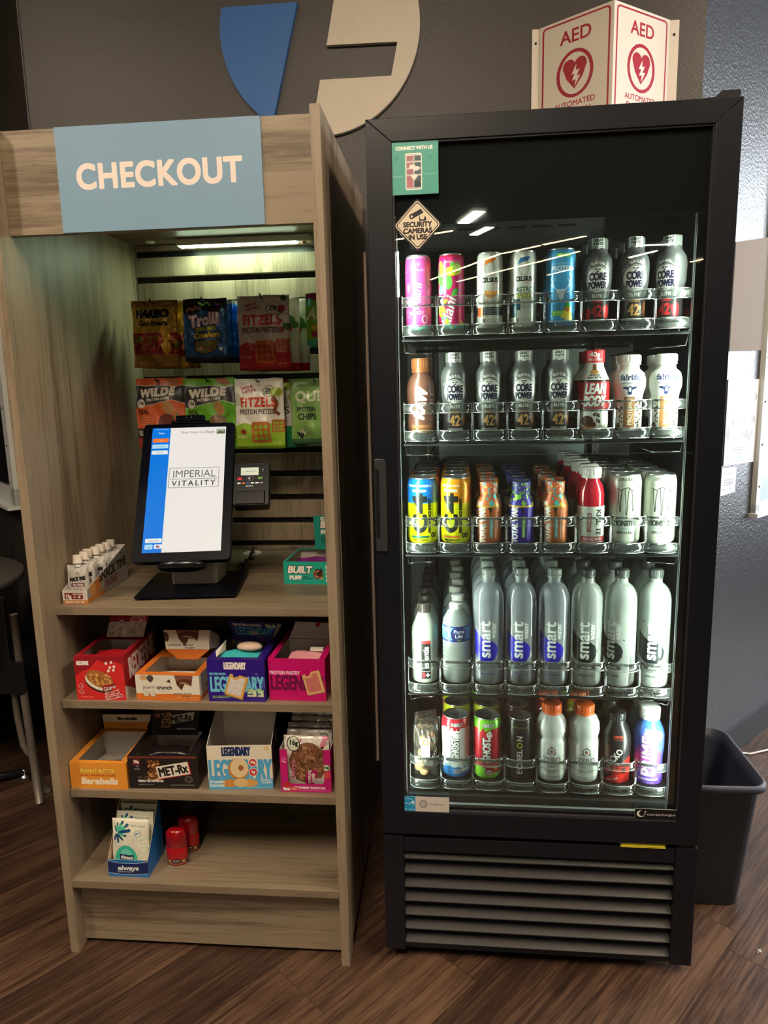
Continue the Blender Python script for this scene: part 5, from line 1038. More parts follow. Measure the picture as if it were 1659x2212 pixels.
c = Cv(151, 62, (226, 220, 206), 2.4); c.rect(-76, 0, 76, 16, (214, 116, 40)).poly([(-76, 16), (76, 16), (76, 19), (40, 20), (-20, 15)], (226, 220, 206))
c.text('pow=r', -44, 27, 9, (90, 84, 80), fit=30).text('crunch', -8, 27, 9, (50, 44, 42), fit=36, bold=.6).fine(-20, 8, 22, 1, (120, 112, 106), .8).text('peanut butter', 34, 15, 6, (60, 50, 44), fit=44, shear=.4).text('fudge', 42, 8, 6, (60, 50, 44), fit=18, shear=.4)
choc_piece(c, 38, 46, 1.3); c.ell(-56, 54, 9, 6, (206, 160, 110)).ell(-40, 53, 8, 8, (80, 70, 66)).poly([(-2, 46), (6, 52), (8, 42)], (60, 40, 34)).poly([(-46, 48), (-36, 50), (-38, 42)], (60, 40, 34))
for q in (-52, -36): c.ring(q, 15, 7, 7, .7, (120, 112, 104), (226, 220, 206)); c.text('13g', q, 13, 3.6, (110, 100, 92))
c.fine(20, 72, 8, 1, WH, 1.4).fine(-10, 72, 4, 1, (240, 210, 180), 1)
s_ = Cv(178, 62, (216, 208, 194), 1.4); s_.blobs(7, [(70, 46, 38), (190, 140, 90)], -60, 60, 14, 56, 7, 14, 3).rect(-89, 0, 89, 10, (206, 110, 40))
WC = mat('white_card', (214, 206, 192), .45); OC = mat('orange_card', (208, 112, 40), .45)
t = carton('white and orange carton with chocolate pieces, second on the upper carton shelf', .198, .047, S2, .151, .178, .061, -1.5, c.mat('chocolate_carton_front', .4), s_.mat('chocolate_carton_side', .4), WC, CREAM, mf=.016, ms=.016, mb=.07, ring=OC)
c = Cv(108, 46, (226, 220, 206), 2); choc_piece(c, 0, 34, 1.7); c.ell(-50, 30, 6, 12, (90, 56, 44)).text('peanut butter', -16, 8, 6.5, (60, 50, 44), fit=60, shear=.35).text('fudge', 4, 1, 6.5, (60, 50, 44), fit=24, shear=.35)
for q in (28, 43): c.ring(q, 5, 5.5, 5.5, .7, (140, 130, 120), (226, 220, 206))
lid(t, (.040, .085, .090), (.146, .088, .090), (.148, .092, .136), (.036, .088, .136), c.mat('chocolate_carton_lid', .4), CREAM)
G().slab((.068, .083, .0665), (.118, .083, .0665), (.146, .088, .0895), (.040, .085, .0895), .001).obj('orange_tongue', OC, t)
G().slab((.148, .093, .090), (.158, .13, .080), (.156, .13, .11), (.149, .0935, .135), .0008).obj('lid_side_flap', WC, t)
packet('white chocolate-bar wrapper lying in the white and orange carton', 'snack bar', (.290, .056, S2+.046), (R(-78), 0, R(2)), .09, .03, .012, mat('white_wrapper', (206, 196, 186), .35, bump=.4, bscale=60), 3)
packet('brown wrapper beneath the white one in the white and orange carton', 'snack bar', (.272, .052, S2+.034), (R(-84), 0, R(-8)), .095, .03, .012, mat('brown_wrapper', (96, 50, 44), .35, bump=.4, bscale=60), 4)
def pastry(c, x, y, k, rot, crust, ice, dots):
    c_, s__ = math.cos(R(rot)), math.sin(R(rot)); f = lambda p: (x+k*(p[0]*c_-p[1]*s__), y+k*(p[0]*s__+p[1]*c_))
    o = [(-18, -24), (20, -24), (20, 24), (2, 24), (-2, 17), (-9, 16), (-12, 22), (-18, 20)]; i_ = [(-14, -20), (15, -20), (15, 20), (6, 20), (1, 13), (-9, 11), (-14, 15)]
    c.poly([f((p[0]+1.5, p[1]-2)) for p in o], tuple(v*.7 for v in crust)).poly([f(p) for p in o], crust).poly([f(p) for p in i_], ice)
    r = random.Random(3)
    for n in range(90): p = f((r.uniform(-13, 14), r.uniform(-19, 11))); c.ell(p[0], p[1], .7*k, .5*k, r.choice(dots), .8, n=6)
c = Cv(131, 98, (44, 20, 128), 2.4); lb = (110, 196, 220)
c.text('LEGENDARY', -2, 77, 15, (236, 228, 216), fit=50, bold=1.2).text('PROTEIN PASTRY', -42, 63, 5, lb, fit=38, bold=.4).text('LEGENDARY', 0, 24, 34, lb, fit=122, bold=1.8)
pastry(c, -2, 38, 1.12, -18, (214, 166, 84), (222, 214, 208), [(150, 140, 150), (120, 120, 140)])
c.text('20g', 34, 20, 10, (226, 236, 210), fit=20, bold=.6, out=(1.2, (110, 160, 60))).text('5g', 54, 20, 10, (226, 236, 210), fit=13, bold=.6, out=(1.2, (110, 160, 60))).text('PROTEIN', 34, 12, 4.4, (226, 236, 180), fit=20, bold=.4).text('CARBS', 54, 12, 4.4, (226, 236, 180), fit=13, bold=.4).text('BLUEBERRY', -36, 8, 5.4, (150, 196, 90), fit=42, bold=.3).text('FLAVORED', -36, 2.5, 3, (110, 96, 160), fit=22).text('10', 46, 63, 5, lb).text('FOOD', 59, 56, 5, lb, rot=-90, al='l', fit=24).fine(30, 62, 6, 2, (130, 120, 180), .8, 2.4)
NV = mat('navy_card', (40, 20, 116), .4)
t = carton('navy blueberry pastry carton, third on the upper carton shelf', .3689, .045, S2, .131, .190, .0985, .3, c.mat('navy_carton_front', .4), NV, NV, mf=.016, ms=.018, mb=.055)
c = Cv(110, 54, (44, 24, 120), 2); c.text('PROTEIN PASTRY', -16, 42, 6, (232, 224, 214), fit=64, bold=.5).text('LEGENDARY', 2, 20, 19, (70, 160, 190), fit=96, bold=1.2).text('20g 5g', 38, 42, 7, (214, 226, 190), fit=26, bold=.5, out=(.8, (110, 160, 60))).text('BLUEBERRY', 20, 12, 4, (120, 170, 80), fit=34)
lid(t, (.030, .125, .096), (.118, .125, .096), (.130, .148, .134), (.008, .148, .140), c.mat('navy_carton_lid', .4))
G().slab((.119, .128, .1), (.128, .150, .108), (.137, .158, .128), (.131, .1485, .134), .0008).obj('lid_side_flap', GREY, t)
G().slab((.018, .018, .0995), (.026, .060, .0995), (.024, .075, .119), (.012, .030, .108), .0008).obj('torn_flap', CREAM, t)
packet('teal pastry wrapper lying in the navy carton', 'snack bar', (.440, .066, S2+.082), (R(-76), 0, R(8)), .104, .055, .016, mat('teal_wrapper', (60, 176, 180), .3, bump=.3, bscale=50), 5)
o = lump(.022, 4, .45); q = o.xf(Matrix.Diagonal((1.5, .8, 1, 1))).obj('pastry_picture_wrapper', mat('beige_wrapper', (206, 180, 160), .4, bump=.2, bscale=70)); q.location = (.452, .105, S2+.109); tag(q, 'beige-topped pastry wrapper on the teal one in the navy carton', 'snack bar')
c = Cv(131, 98, (202, 12, 108), 2.4); c.text('PROTEIN PASTRY', -28, 62, 8, (244, 214, 226), fit=70, bold=.6).text('LEGENDARY', 8, 26, 33, (110, 12, 70), fit=140, bold=1.8)
pastry(c, 36, 44, 1.08, 14, (226, 184, 124), (206, 120, 110), [(230, 150, 140), (170, 80, 80)])
PK = mat('magenta_card', (190, 14, 100), .4); wf_ = Cv(120, 60, (206, 198, 190), 2); wf_.ell(22, 54, 9, 8, (190, 20, 90))
t = carton('magenta pastry carton, rightmost on the upper carton shelf', .5059, .0572, S2, .130, .185, .098, -2, c.mat('magenta_carton_front', .4), PK, PK, CREAM, mf=.004, ms=.014, mb=.055)
lid(t, (.014, .130, .095), (.120, .130, .095), (.112, .152, .132), (.028, .152, .134), wf_.mat('magenta_lid_inside', .6), CREAM)
packet('pink pastry wrapper in the magenta carton', 'snack bar', (.583, .078, S2+.078), (R(-78), 0, R(-4)), .084, .052, .016, mat('pink_wrapper', (222, 150, 160), .35, bump=.4, bscale=50), 6)
packet('purple wrapper beneath the pink one in the magenta carton', 'snack bar', (.572, .066, S2+.060), (R(-84), 0, R(-8)), .08, .03, .012, mat('purple_wrapper', (70, 30, 130), .35, bump=.4, bscale=50), 7)
G().box(0, .03, 0, .012, 0, .006).obj('frosted_bar', mat('white_icing', (230, 224, 214), .5, bump=.3), None, (.592, .112, S2+.096)); tag(bpy.context.scene.objects['frosted_bar'], 'small frosted pastry picture on the pink wrapper', 'snack bar')
# --- lower shelf of cartons
c = Cv(143, 65, (232, 152, 52), 2.4); c.text('PEANUT BUTTER', -2, 41, 9, (246, 214, 90), fit=88, bold=.8, out=(.7, (150, 90, 20))).text('NATURALLY AND ARTIFICIALLY FLAVORED', -2, 32, 4, (170, 60, 30), fit=92, bold=.2).text('Barebells', 0, 12, 15, (244, 226, 200), fit=92, bold=1.4, shear=.15)
OR = mat('orange_yellow_card', (226, 146, 50), .45)
t = carton('orange-yellow carton, leftmost on the lower carton shelf', .0235, .0375, S3, .137, .165, .0645, .6, c.mat('yellow_carton_front', .45), OR, OR, CREAM, mf=.012, ms=.016, mb=.012)
c = Cv(130, 46, (226, 150, 60), 2); c.rect(-65, 22, 65, 44, (226, 210, 186)).text('Barebells', 0, 28, 9, (60, 36, 24), fit=52, bold=.8).text('PROTEIN BAR', 4, 10, 6, (196, 120, 40), fit=60, bold=.5)
lid(t, (.006, .166, .066), (.120, .166, .066), (.132, .168, .105), (.003, .168, .104), c.mat('yellow_carton_lid', .45))
G().slab((.121, .166, .068), (.130, .14, .085), (.140, .145, .104), (.135, .1675, .105), .0008).obj('lid_side_flap', GREY, t)
o = packet('dark blue bar in the orange-yellow carton', 'snack bar', (.104, .100, S3+.010), (R(-70), 0, R(3)), .094, .032, .016, None or mat('dark_blue_wrapper', (24, 28, 66), .35, bump=.2, bscale=60), 8)
c = Cv(164, 82, (34, 28, 28), 2.4); c.rect(-82, 76, 82, 82, (110, 52, 38)).poly(rrect(-70, -54, 60, 74, 1), (130, 40, 30)).text('30g', -62, 65, 6, WH, bold=.4).text('16', -60, 54, 4.5, WH).fine(-68, -54, 50, 2, WH, .9, 2.4).blobs(120, [(206, 160, 90), (110, 64, 36), (150, 96, 50), (80, 44, 28)], -34, -8, 22, 70, 2, 4.5, 3, el=.6)
f = lambda p: (24+p[0]*.985-p[1]*.17, 46+p[0]*.17+p[1]*.985)
c.poly([f(p) for p in ((-37, -17), (42, -17), (42, 15), (-37, 15))], (170, 30, 40)).poly([f(p) for p in ((-38, -15), (39, -15), (39, 16), (-38, 16))], (232, 224, 210)).text('MET-Rx', f((0, -10))[0], f((0, -10))[1], 21, (24, 20, 20), rot=9.8, fit=70, bold=1.3)
c.text('BIG 100', -48, 26, 6, (130, 100, 80), fit=26).text('PEANUT BUTTER PRETZEL', -30, 17, 5, WH, fit=60, bold=.4).fine(-60, -24, 10, 1, WH, 1).fine(16, 74, 9, 1, WH, 1).ring(60, 24, 9, 9, 1, (160, 150, 140), (34, 28, 28)).ring(60, 24, 5, 5, .8, (160, 150, 140), (34, 28, 28))
BC = mat('dark_card', (30, 25, 26), .4)
t = carton('black meal-bar carton with a tilted white name plate, second on the lower carton shelf', .164, .0425, S3, .163, .17, .082, 2.2, c.mat('black_carton_front', .4), BC, BC, mf=.004, ms=.02, mb=.05)
c2 = Cv(130, 66, (34, 28, 28), 2); c2.rect(-65, 62, 65, 66, (110, 52, 38)).blobs(60, [(206, 160, 90), (110, 64, 36), (150, 96, 50)], -38, -14, 18, 58, 2, 4, 3, el=.6).poly([(-14, 28), (48, 38), (50, 60), (-12, 50)], (226, 216, 200)).text('MET-Rx', 16, 35, 15, (24, 20, 20), rot=8, fit=56, bold=1).poly(rrect(-58, -44, 44, 56, 1), (130, 40, 30)).text('30g', -51, 48, 5, WH).text('BIG 100', 42, 22, 5, (130, 100, 80)).text('PEANUT BUTTER PRETZEL', 30, 14, 4, WH, fit=50, bold=.3)
lid(t, (.018, .105, .080), (.134, .105, .080), (.140, .118, .142), (.022, .118, .141), c2.mat('black_carton_lid', .4), BC)
packet('black foil bar lying in the black carton', 'snack bar', (.243, .082, S3+.062), (R(-76), 0, R(4)), .096, .034, .016, mat('black_foil', (40, 34, 34), .25, metal=.4, bump=.5, bscale=60), 9)
packet('second black foil bar at the front of the black carton', 'snack bar', (.244, .052, S3+.050), (R(-84), 0, R(6)), .10, .034, .014, mat('black_foil_two', (46, 36, 36), .25, metal=.3, bump=.5, bscale=60), 10)
c = Cv(151, 109, (230, 220, 198), 2.4); c.rect(-76, 0, 76, 26, (84, 168, 214)).text('LEGENDARY', -8, 84, 20, (26, 46, 90), fit=66, bold=1.4).text('12', 62, 96, 9, (206, 170, 70), bold=.6).text('LEGENDARY', 0, 26, 46, (84, 168, 214), fit=146, bold=2.4).rect(-76, 0, 76, 26, (84, 168, 214))
c.ell(-4, 50, 24, 27, (200, 130, 60)).ell(-2, 53, 21, 24, (232, 206, 160)).ell(2, 53, 6, 7, (160, 100, 50)).ell(-26, 15, 18, 10, (206, 140, 70)).ell(20, 15, 20, 10, (214, 160, 90)).ell(0, 16, 16, 11, (226, 190, 130))
for q, s2 in ((66, '20g'), (42, '0g')): c.ring(30, q, 10.5, 10.5, 1.6, WH, (200, 50, 40)); c.text(s2, 30, q-2, 6, WH, bold=.4)
c.text('Protein', -56, 16, 7.5, WH, fit=34, bold=.4).text('Donuts', -56, 7, 7.5, WH, fit=34, bold=.4).text('VANILLA', 58, 20, 5, WH, fit=26, bold=.3).text('GLAZED', 60, 13.5, 5, WH, fit=24, bold=.3).fine(14, 72, 3, 1, WH, 1)
s_ = Cv(165, 109, (60, 50, 76), 1.2); s_.blobs(20, [(20, 110, 110), (120, 60, 140), (226, 220, 200), (20, 20, 30)], -80, 80, 4, 100, 6, 20, 3)
WB = mat('cream_card', (222, 212, 192), .45)
t = carton('open cream and blue donut carton, third on the lower carton shelf', .3531, .0472, S3, .150, .165, .1095, 4.5, c.mat('donut_carton_front', .45), s_.mat('donut_carton_side', .45), WB, CREAM, mf=0, hb=.178)
c = Cv(117, 126, (196, 24, 116), 2.4); c.text('STRAWBERRY SHORTCAKE', 8, 10, 6.4, (240, 226, 226), fit=72, bold=.5).fine(-20, 52, 4, 1, (240, 200, 220), 1.4).rect(-54, 4, -36, 14, (226, 226, 216)).ell(-28, 9, 11, 6, (206, 60, 60)).ell(-28, 9, 7, 3.5, (232, 150, 130)).ell(-44, 20, 10, 9, (196, 40, 50)).ell(48, 52, 8, 10, (214, 80, 80)).ring(48, 74, 10, 11, 1.4, (40, 36, 40), (206, 214, 180)).text('16g', 48, 72, 6, (40, 36, 40), bold=.4).text('30g', -50, 88, 5, (240, 214, 226), bold=.3).ring(-50, 98, 4, 4, .8, (240, 214, 226), (196, 24, 116))
hole = [(0, 0), (.117, 0), (.117, .105), (.101, .105), (.101, .026), (.096, .020), (.022, .020), (.017, .026), (.017, .105), (0, .105)]
MG = mat('magenta_box_card', (184, 22, 108), .4)
c_full = c
t = carton('magenta cookie carton with a cut-out front, rightmost on the lower carton shelf', .5239, .0481, S3, .117, .205, .105, 0, c.mat('cookie_carton_front', .4), MG, MG, CREAM, mf=0, hole=hole)
cc = Cv(104, 118, (214, 206, 196), 2.4); cc.blobs(30, [(226, 220, 210), (196, 186, 176), (206, 130, 150)], -50, 50, 90, 118, 4, 9, 3, el=.5).ell(4, 58, 44, 46, (120, 80, 56)).blobs(150, [(150, 104, 74), (96, 60, 42), (176, 130, 96), (130, 86, 60)], -32, 40, 22, 96, 2, 5, 5, el=.5).ell(-30, 100, 16, 16, (40, 36, 38)).ell(-30, 100, 14, 14, (206, 214, 190)).text('16g', -30, 98, 9, (36, 34, 36), fit=22, bold=.7).poly([(-4, 8), (22, 4), (26, 44), (0, 36)], (184, 20, 96)).text('COMPLETE', 9, 8, 6, WH, rot=84, al='l', fit=34, bold=.5).text('COOKIE', 18, 10, 6, WH, rot=84, al='l', fit=24, bold=.5).text("Larry's", -30, 20, 10, (226, 130, 170), rot=84, al='l', fit=44, bold=.5).ell(30, 14, 16, 10, (214, 208, 200))
ck = cc.mat('cookie_packet_print', .25, .1, bump=.5)
cb = Cv(104, 118, (196, 190, 182), 1.6); cb.blobs(40, [(214, 208, 200), (170, 160, 152)], -50, 50, 60, 118, 4, 9, 6, el=.5).ell(4, 82, 36, 24, (150, 106, 60)).blobs(40, [(180, 136, 84), (120, 80, 44)], -24, 30, 66, 100, 2, 4, 5).ring(34, 96, 13, 13, 1.5, (50, 46, 50), (200, 196, 188))
ckb = cb.mat('cookie_packet_back_print', .25, .1, bump=.5)
pm0 = pillow(.106, .122, .020, 12, 12, 14, seal=.04).mesh('cookie_packet', ck); pm1 = pillow(.106, .122, .020, 13, 12, 14, seal=.04).mesh('cookie_packet', ckb)
for k in range(7):
    o = bpy.data.objects.new('cookie_packet', pm0 if k == 0 else pm1); COL.objects.link(o); o.location = (.5825+(.002 if k % 2 else -.001), .0655+k*.0235, S3+.0045+k*.004); o.rotation_euler = (R(-5-k*.8), 0, R(-1+k % 3))
    tag(o, 'cookie packet showing a brown cookie, front of the magenta cookie carton' if k == 0 else 'silvery cookie packet, %s from the front in the magenta cookie carton' % ORD[k], 'packet', 'cookie packets in the magenta carton')
# --- counter: pouch tray, teal bar carton
c = Cv(60, 34, (214, 206, 196), 4); c.rect(-30, 0, 30, 9, (190, 124, 54)).text('PEANUT BUTTER', -1, 2.4, 4.4, (240, 226, 206), fit=46, bold=.3).rect(-25, 12, 19, 27, (130, 24, 36)).text('15g', -16, 14, 9, WH, fit=14, bold=.6).text('PROTEIN', 6, 21.5, 4, WH, fit=23, bold=.3).ell(-1, 16.5, 3.6, 2.4, (214, 170, 170)).ell(10, 16.5, 3.6, 2.4, WH)
s_ = Cv(216, 92, (150, 144, 136), 2); s_.poly([(-108, 0), (-20, 0), (-20, 12), (-108, 12)], (180, 112, 46)).ell(-66, 34, 30, 26, (176, 112, 56)).ell(-78, 26, 14, 16, (196, 136, 76)).text('SNACK TIME', 30, 38, 22, (34, 30, 32), fit=150, bold=1.4, rot=3).rect(-20, 14, 50, 32, (120, 40, 50)).rect(-18, 16, 48, 30, (150, 144, 136)).text('PROTEIN', 14, 18, 9, (120, 40, 50), fit=58, bold=.6).text('5%', 84, 66, 12, (60, 56, 54))
TW_ = mat('tray_white_card', (196, 190, 180), .5)
t = carton('white open tray of spouted pouches at the left of the counter', .0271, .0785, .848, .059, .216, .033, .8, c.mat('pouch_tray_front', .45), s_.mat('pouch_tray_side', .45), TW_, CREAM, mf=0, hb=.092, name='display_tray', cat='tray')
c = Cv(52, 84, (206, 202, 196), 3); c.blobs(150, [(226, 222, 216), (180, 176, 170), (160, 156, 152)], -26, 26, 0, 84, 1, 2.6, 3, el=.4, al=.6).text('5%', 2, 62, 6, (60, 56, 54)).text('SNACK TIME', 1, 48, 8, (24, 20, 22), fit=40, bold=.8, rot=6).rect(-14, 34, 18, 42, (120, 24, 34)).text('PROTEIN', 2, 35.5, 5, WH, fit=26, bold=.4).text('Pouch', 4, 24, 5, (60, 50, 50), fit=18)
pc = c.mat('spout_pouch_print', .4, .2, bump=.3)
PO = thing('spout_pouch', 'x', 'pouch')
pillow(.050, .084, .018, 21, 10, 12, seal=.03).obj('pouch_body', pc, PO)
G().lathe([(.0075, .080), (.0075, .092), (0, .092)], 14).obj('spout', M['white'], PO)
g = G().lathe([(.0112, .088), (.0112, .0905), (.0104, .091), (.0106, .104), (.0096, .107), (0, .107)], 22); g.obj('spout_cap', mat('cream_cap', (222, 212, 196), .45), PO)
for k, (y, dx, dz) in enumerate(((.020, .029, 0), (.047, .031, .001), (.072, .025, .001), (.098, .032, .001), (.126, .030, .001), (.156, .032, 0), (.185, .028, 0))):
    o = PO if k == 0 else dup(PO, (0, 0, 0)); o.location = (.0271+dx-.0005, .0785+y, .8505+dz*2); o.rotation_euler = (R(-6), 0, R(2+3*(k % 2)))
    o['label'] = 'silver-white spouted pouch, %s from the front in the white tray' % ORD[k] if k else 'silver-white spouted pouch with black lettering, front of the white tray'; o['group'] = 'spouted pouches in the white tray'
tl_ = (24, 160, 140)
c = Cv(135, 55, tl_, 2.6); c.text('BUILT', -28, 28, 16, (236, 226, 214), fit=60, bold=1.6, shear=.2, out=(1.8, (24, 40, 40))).text('PUFF', -38, 12, 8, (236, 226, 214), fit=30, bold=1.6).text('COOKIE', -14, 17, 3.6, (20, 60, 56), fit=14, bold=.3).text('DOUGH CHUNK', -8, 12, 3.6, (20, 60, 56), fit=28, bold=.3).fine(-56, -26, 6, 1, (16, 70, 64), 1).ell(20, 26, 13, 13, (130, 84, 60)).ell(20, 30, 10, 9, (60, 36, 30)).blobs(16, [(196, 140, 96), (50, 30, 26)], 10, 30, 14, 36, 1.5, 3.6, 2).blobs(10, [(40, 30, 28)], 4, 38, 10, 42, 1, 2, 3)
for k in range(4): c.poly(rrect(39, 52, 6+k*11, 14+k*11, 1), (222, 220, 206))
c.text('12', 44, 47, 6, (222, 220, 206), bold=.3)
TL = mat('teal_card', tl_, .4)
t = carton('teal bar carton at the right end of the counter', .5049, .2521, .848, .135, .15, .0555, -3.6, c.mat('teal_carton_front', .4), TL, TL, mf=.004, ms=.006, mb=.012)
c = Cv(90, 96, (20, 136, 122), 2.6); c.text('BUILT', 6, 62, 17, (226, 216, 204), fit=66, bold=1.6, shear=.15, out=(1.8, (20, 36, 36))).text('PUFF', -6, 44, 10, (226, 216, 204), fit=40, bold=1.8).text('COOKIE', -14, 34, 5, (14, 60, 56), fit=24, bold=.4).text('DOUGH', -14, 27, 5, (14, 60, 56), fit=24, bold=.4).text('CHUNK', -14, 20, 5, (14, 60, 56), fit=24, bold=.4).poly(rrect(-24, -10, 82, 92, 2), (220, 216, 204)).text('180', -17, 85, 5, (40, 60, 56), bold=.3)
lid(t, (.050, .128, .058), (.130, .124, .058), (.127, .138, .146), (.044, .140, .146), c.mat('teal_carton_lid', .4))
packet('purple foil bar in the teal carton on the counter', 'snack bar', (.572, .315, .878), (R(-70), 0, R(14)), .088, .036, .016, mat('purple_foil', (120, 30, 120), .3, metal=.3, bump=.5, bscale=60), 14)
cb = Cv(100, 34, (70, 66, 66), 2.4); cb.text('BUILT', -4, 10, 14, (226, 218, 206), fit=70, bold=1.2, shear=.3)
packet('grey bar with white lettering at the front of the teal carton', 'snack bar', (.583, .262, .879), (R(-66), 0, R(4)), .09, .034, .014, cb.mat('grey_bar_print', .35, .2), 15)
# --- bottom shelf: wipes display, two deodorant sticks
blu = (24, 112, 186)
c = Cv(98, 45, blu, 3); c.poly([(-49, 10), (-20, 6), (20, 6), (49, 10), (49, 42), (20, 36), (-20, 36), (-49, 42)], (22, 40, 96)).line([(-49, 42), (-20, 36), (20, 36), (49, 42)], 1.4, (190, 210, 226)).line([(-49, 10), (-20, 6), (20, 6), (49, 10)], 1.4, (190, 210, 226)).text('always', -1, 18, 11, WH, fit=50, bold=.8, shear=.2).text('feminine wipes', -10, 12, 3.4, WH, fit=34)
BB = mat('blue_display_card', (20, 104, 176), .4)
t = carton('blue display box holding packs of wipes at the left of the bottom shelf', .1035, .0200, .1947, .098, .092, .044, .5, c.mat('wipes_box_front', .4), BB, BB, mat('card_inside', (190, 166, 140), .7), mf=0, hb=.157, name='display_box')
c = Cv(86, 130, (222, 218, 198), 3); gr = (70, 176, 150); dk = (20, 70, 110)
for a, l in ((60, 30), (35, 34), (12, 36), (-15, 26), (-45, 24), (-75, 24), (-105, 20), (85, 22), (110, 16)):
    cx_, cy_ = -32+math.cos(R(a))*l*.55, 98+math.sin(R(a))*l*.55; c.ell(cx_, cy_, l*.45, l*.11, gr if int(l) % 4 else dk, rot=a); c.ell(-32+math.cos(R(a))*l*.85, 98+math.sin(R(a))*l*.85, l*.14, l*.1, dk, rot=a)
c.text('DO NOT FLUSH', 12, 112, 4.6, (90, 100, 96), fit=46).ring(20, 98, 8, 8, .8, (30, 100, 140), (222, 218, 198)).line([(17, 94), (17, 101), (21, 98), (24, 102)], 1.6, (30, 100, 140)).fine(8, 34, 86, 3, (150, 156, 146), .8, 2.4)
for a0, x_, y_, r_ in ((200, 32, 60, 10), (30, 34, 78, 8), (120, 26, 44, 6)):
    c.line([(x_+r_*math.cos(R(a0+q)), y_+r_*(1-q/500)*math.sin(R(a0+q))) for q in range(0, 300, 30)], 1.2, (140, 196, 160))
c.ell(-8, 32, 28, 38, (60, 186, 160)).ell(-8, 32, 18, 30, (110, 206, 186)).poly([(-24, 34), (10, 34), (11, 48), (-25, 48)], (20, 40, 84)).text('always', -7, 38, 8, WH, fit=30, bold=.5, shear=.2).ell(-8, 18, 3.4, 3.4, (200, 230, 220)).ell(-40, 12, 6, 6, (206, 210, 196))
wp = c.mat('wipes_pack_print', .4, bump=.25); wme = pillow(.090, .132, .020, 31, 12, 14, seal=.05).mesh('wipes_pack', wp)
for k in range(3):
    o = bpy.data.objects.new('wipes_pack', wme); COL.objects.link(o); o.location = (.1525+.001*k, .034+k*.0235, .1965+.005*k); o.rotation_euler = (R(-7), R(.8), R(-1+k))
    tag(o, 'green and cream wipes pack, %s in the blue display box' % ('front' if k == 0 else ORD[k]+' from the front'), 'pack', 'wipes packs in the blue display box')
c = Cv(130, 70, (168, 12, 22), 3); c.poly([(-24, 10), (24, 10), (24, 24), (10, 24), (0, 30), (-10, 24), (-24, 24)], (60, 20, 16)).rect(-20, 12, -11, 23, (190, 150, 80)).rect(11, 12, 20, 23, (190, 150, 80)).text('Old Spice', 0, 20, 3.6, WH, fit=15, bold=.2).text('DEODORANT', 0, 15, 2.6, WH, fit=14).fine(-22, 22, 9, 2, WH, .9, 2)
dm = c.mat('deodorant_print', .25, coat=.3)
D0 = thing('deodorant_stick', 'x', 'deodorant', (.2505, .078, .195), R(7))
G().lathe([(.0225, .001), (.0245, .003), (.0245, .012), (.0250, .013), (.0250, .046), (.0245, .0465)], 32, 0, 0, .0465, sq=(1, .6)).obj('stick_body', dm, D0)
G().lathe([(.0245, .0467), (.0252, .0475), (.0245, .078), (.0225, .086), (.016, .0905), (.006, .0915), (0, .0915)], 32, sq=(1, .6)).obj('stick_cap', mat('red_gloss_cap', (150, 8, 20), .22, coat=.4), D0)
G().lathe([(0, 0), (.018, 0), (.018, .003), (0, .003)], 24, sq=(1, .55)).obj('dial', mat('red_dial', (140, 10, 20), .4), D0)
D0['label'] = 'red deodorant stick, the nearer of the two on the bottom shelf'; D0['group'] = 'red deodorant sticks'
dup(D0, (.2615, .129, .195), R(7), 'red deodorant stick, the farther of the two on the bottom shelf')

# ================================================================== hanging snack bags on hooks
def hook(x, z, y0, group='peg hooks on the slatted back'):
    t = thing('peg_hook', 'metal peg hook %s' % HK.pop(0), 'hook', (x, .6355, z), 0, group)
    G().tube([(0, .0005, 0), (0, y0-.6355, -.002), (0, y0-.6355-.008, .006)], .0022, 8).obj('hook_rod', mat('hook_metal', (50, 50, 52), .3, metal=.7), t)
    G().box(-.012, .012, -.003, -.0003, -.014, .012).obj('hook_plate', M['steel'], t)
HK = ['holding the gold gummy bags', 'holding the blue gummy bags', 'holding the upper pretzel bags', 'holding the green pink-topped bag', 'holding the orange chip bags', 'holding the green chip bags', 'holding the lower pretzel bags', 'holding the pale green chip bag']
def bags(names, x, ztop, w, h, th, yfront, n, dyy, dx, mtr, group, rx=-3, rz=2, seed=50, seal=.07):
    """bags hang one behind the other from a hook; x,ztop is the centre of the top edge"""
    mt_f, mt_b = mtr; m0 = pillow(w, h, th, seed, 14, 18, seal=seal, wave=.0042, crimp=.0045).mesh('snack_bag', mt_f); m1 = m0
    hook(x, ztop-.006, yfront-.012)
    for k in range(n):
        if k == 0: me = m0
        else:
            me = pillow(w, h, th, seed+1, 14, 18, seal=seal, wave=.0042, crimp=.0045).mesh('snack_bag', mt_b) if m1 is m0 else m1; m1 = me
        o = bpy.data.objects.new('snack_bag', me); COL.objects.link(o); o.location = (x+k*dx, yfront+k*dyy, ztop-h-(.002 if k else 0)); o.rotation_euler = (R(rx), R(.6*(k % 2)), R(rz+(k % 3)*1.5))
        tag(o, names if k == 0 else names.replace('front ', ORD[k]+' '), 'snack bag', group)
gd = (186, 146, 52)
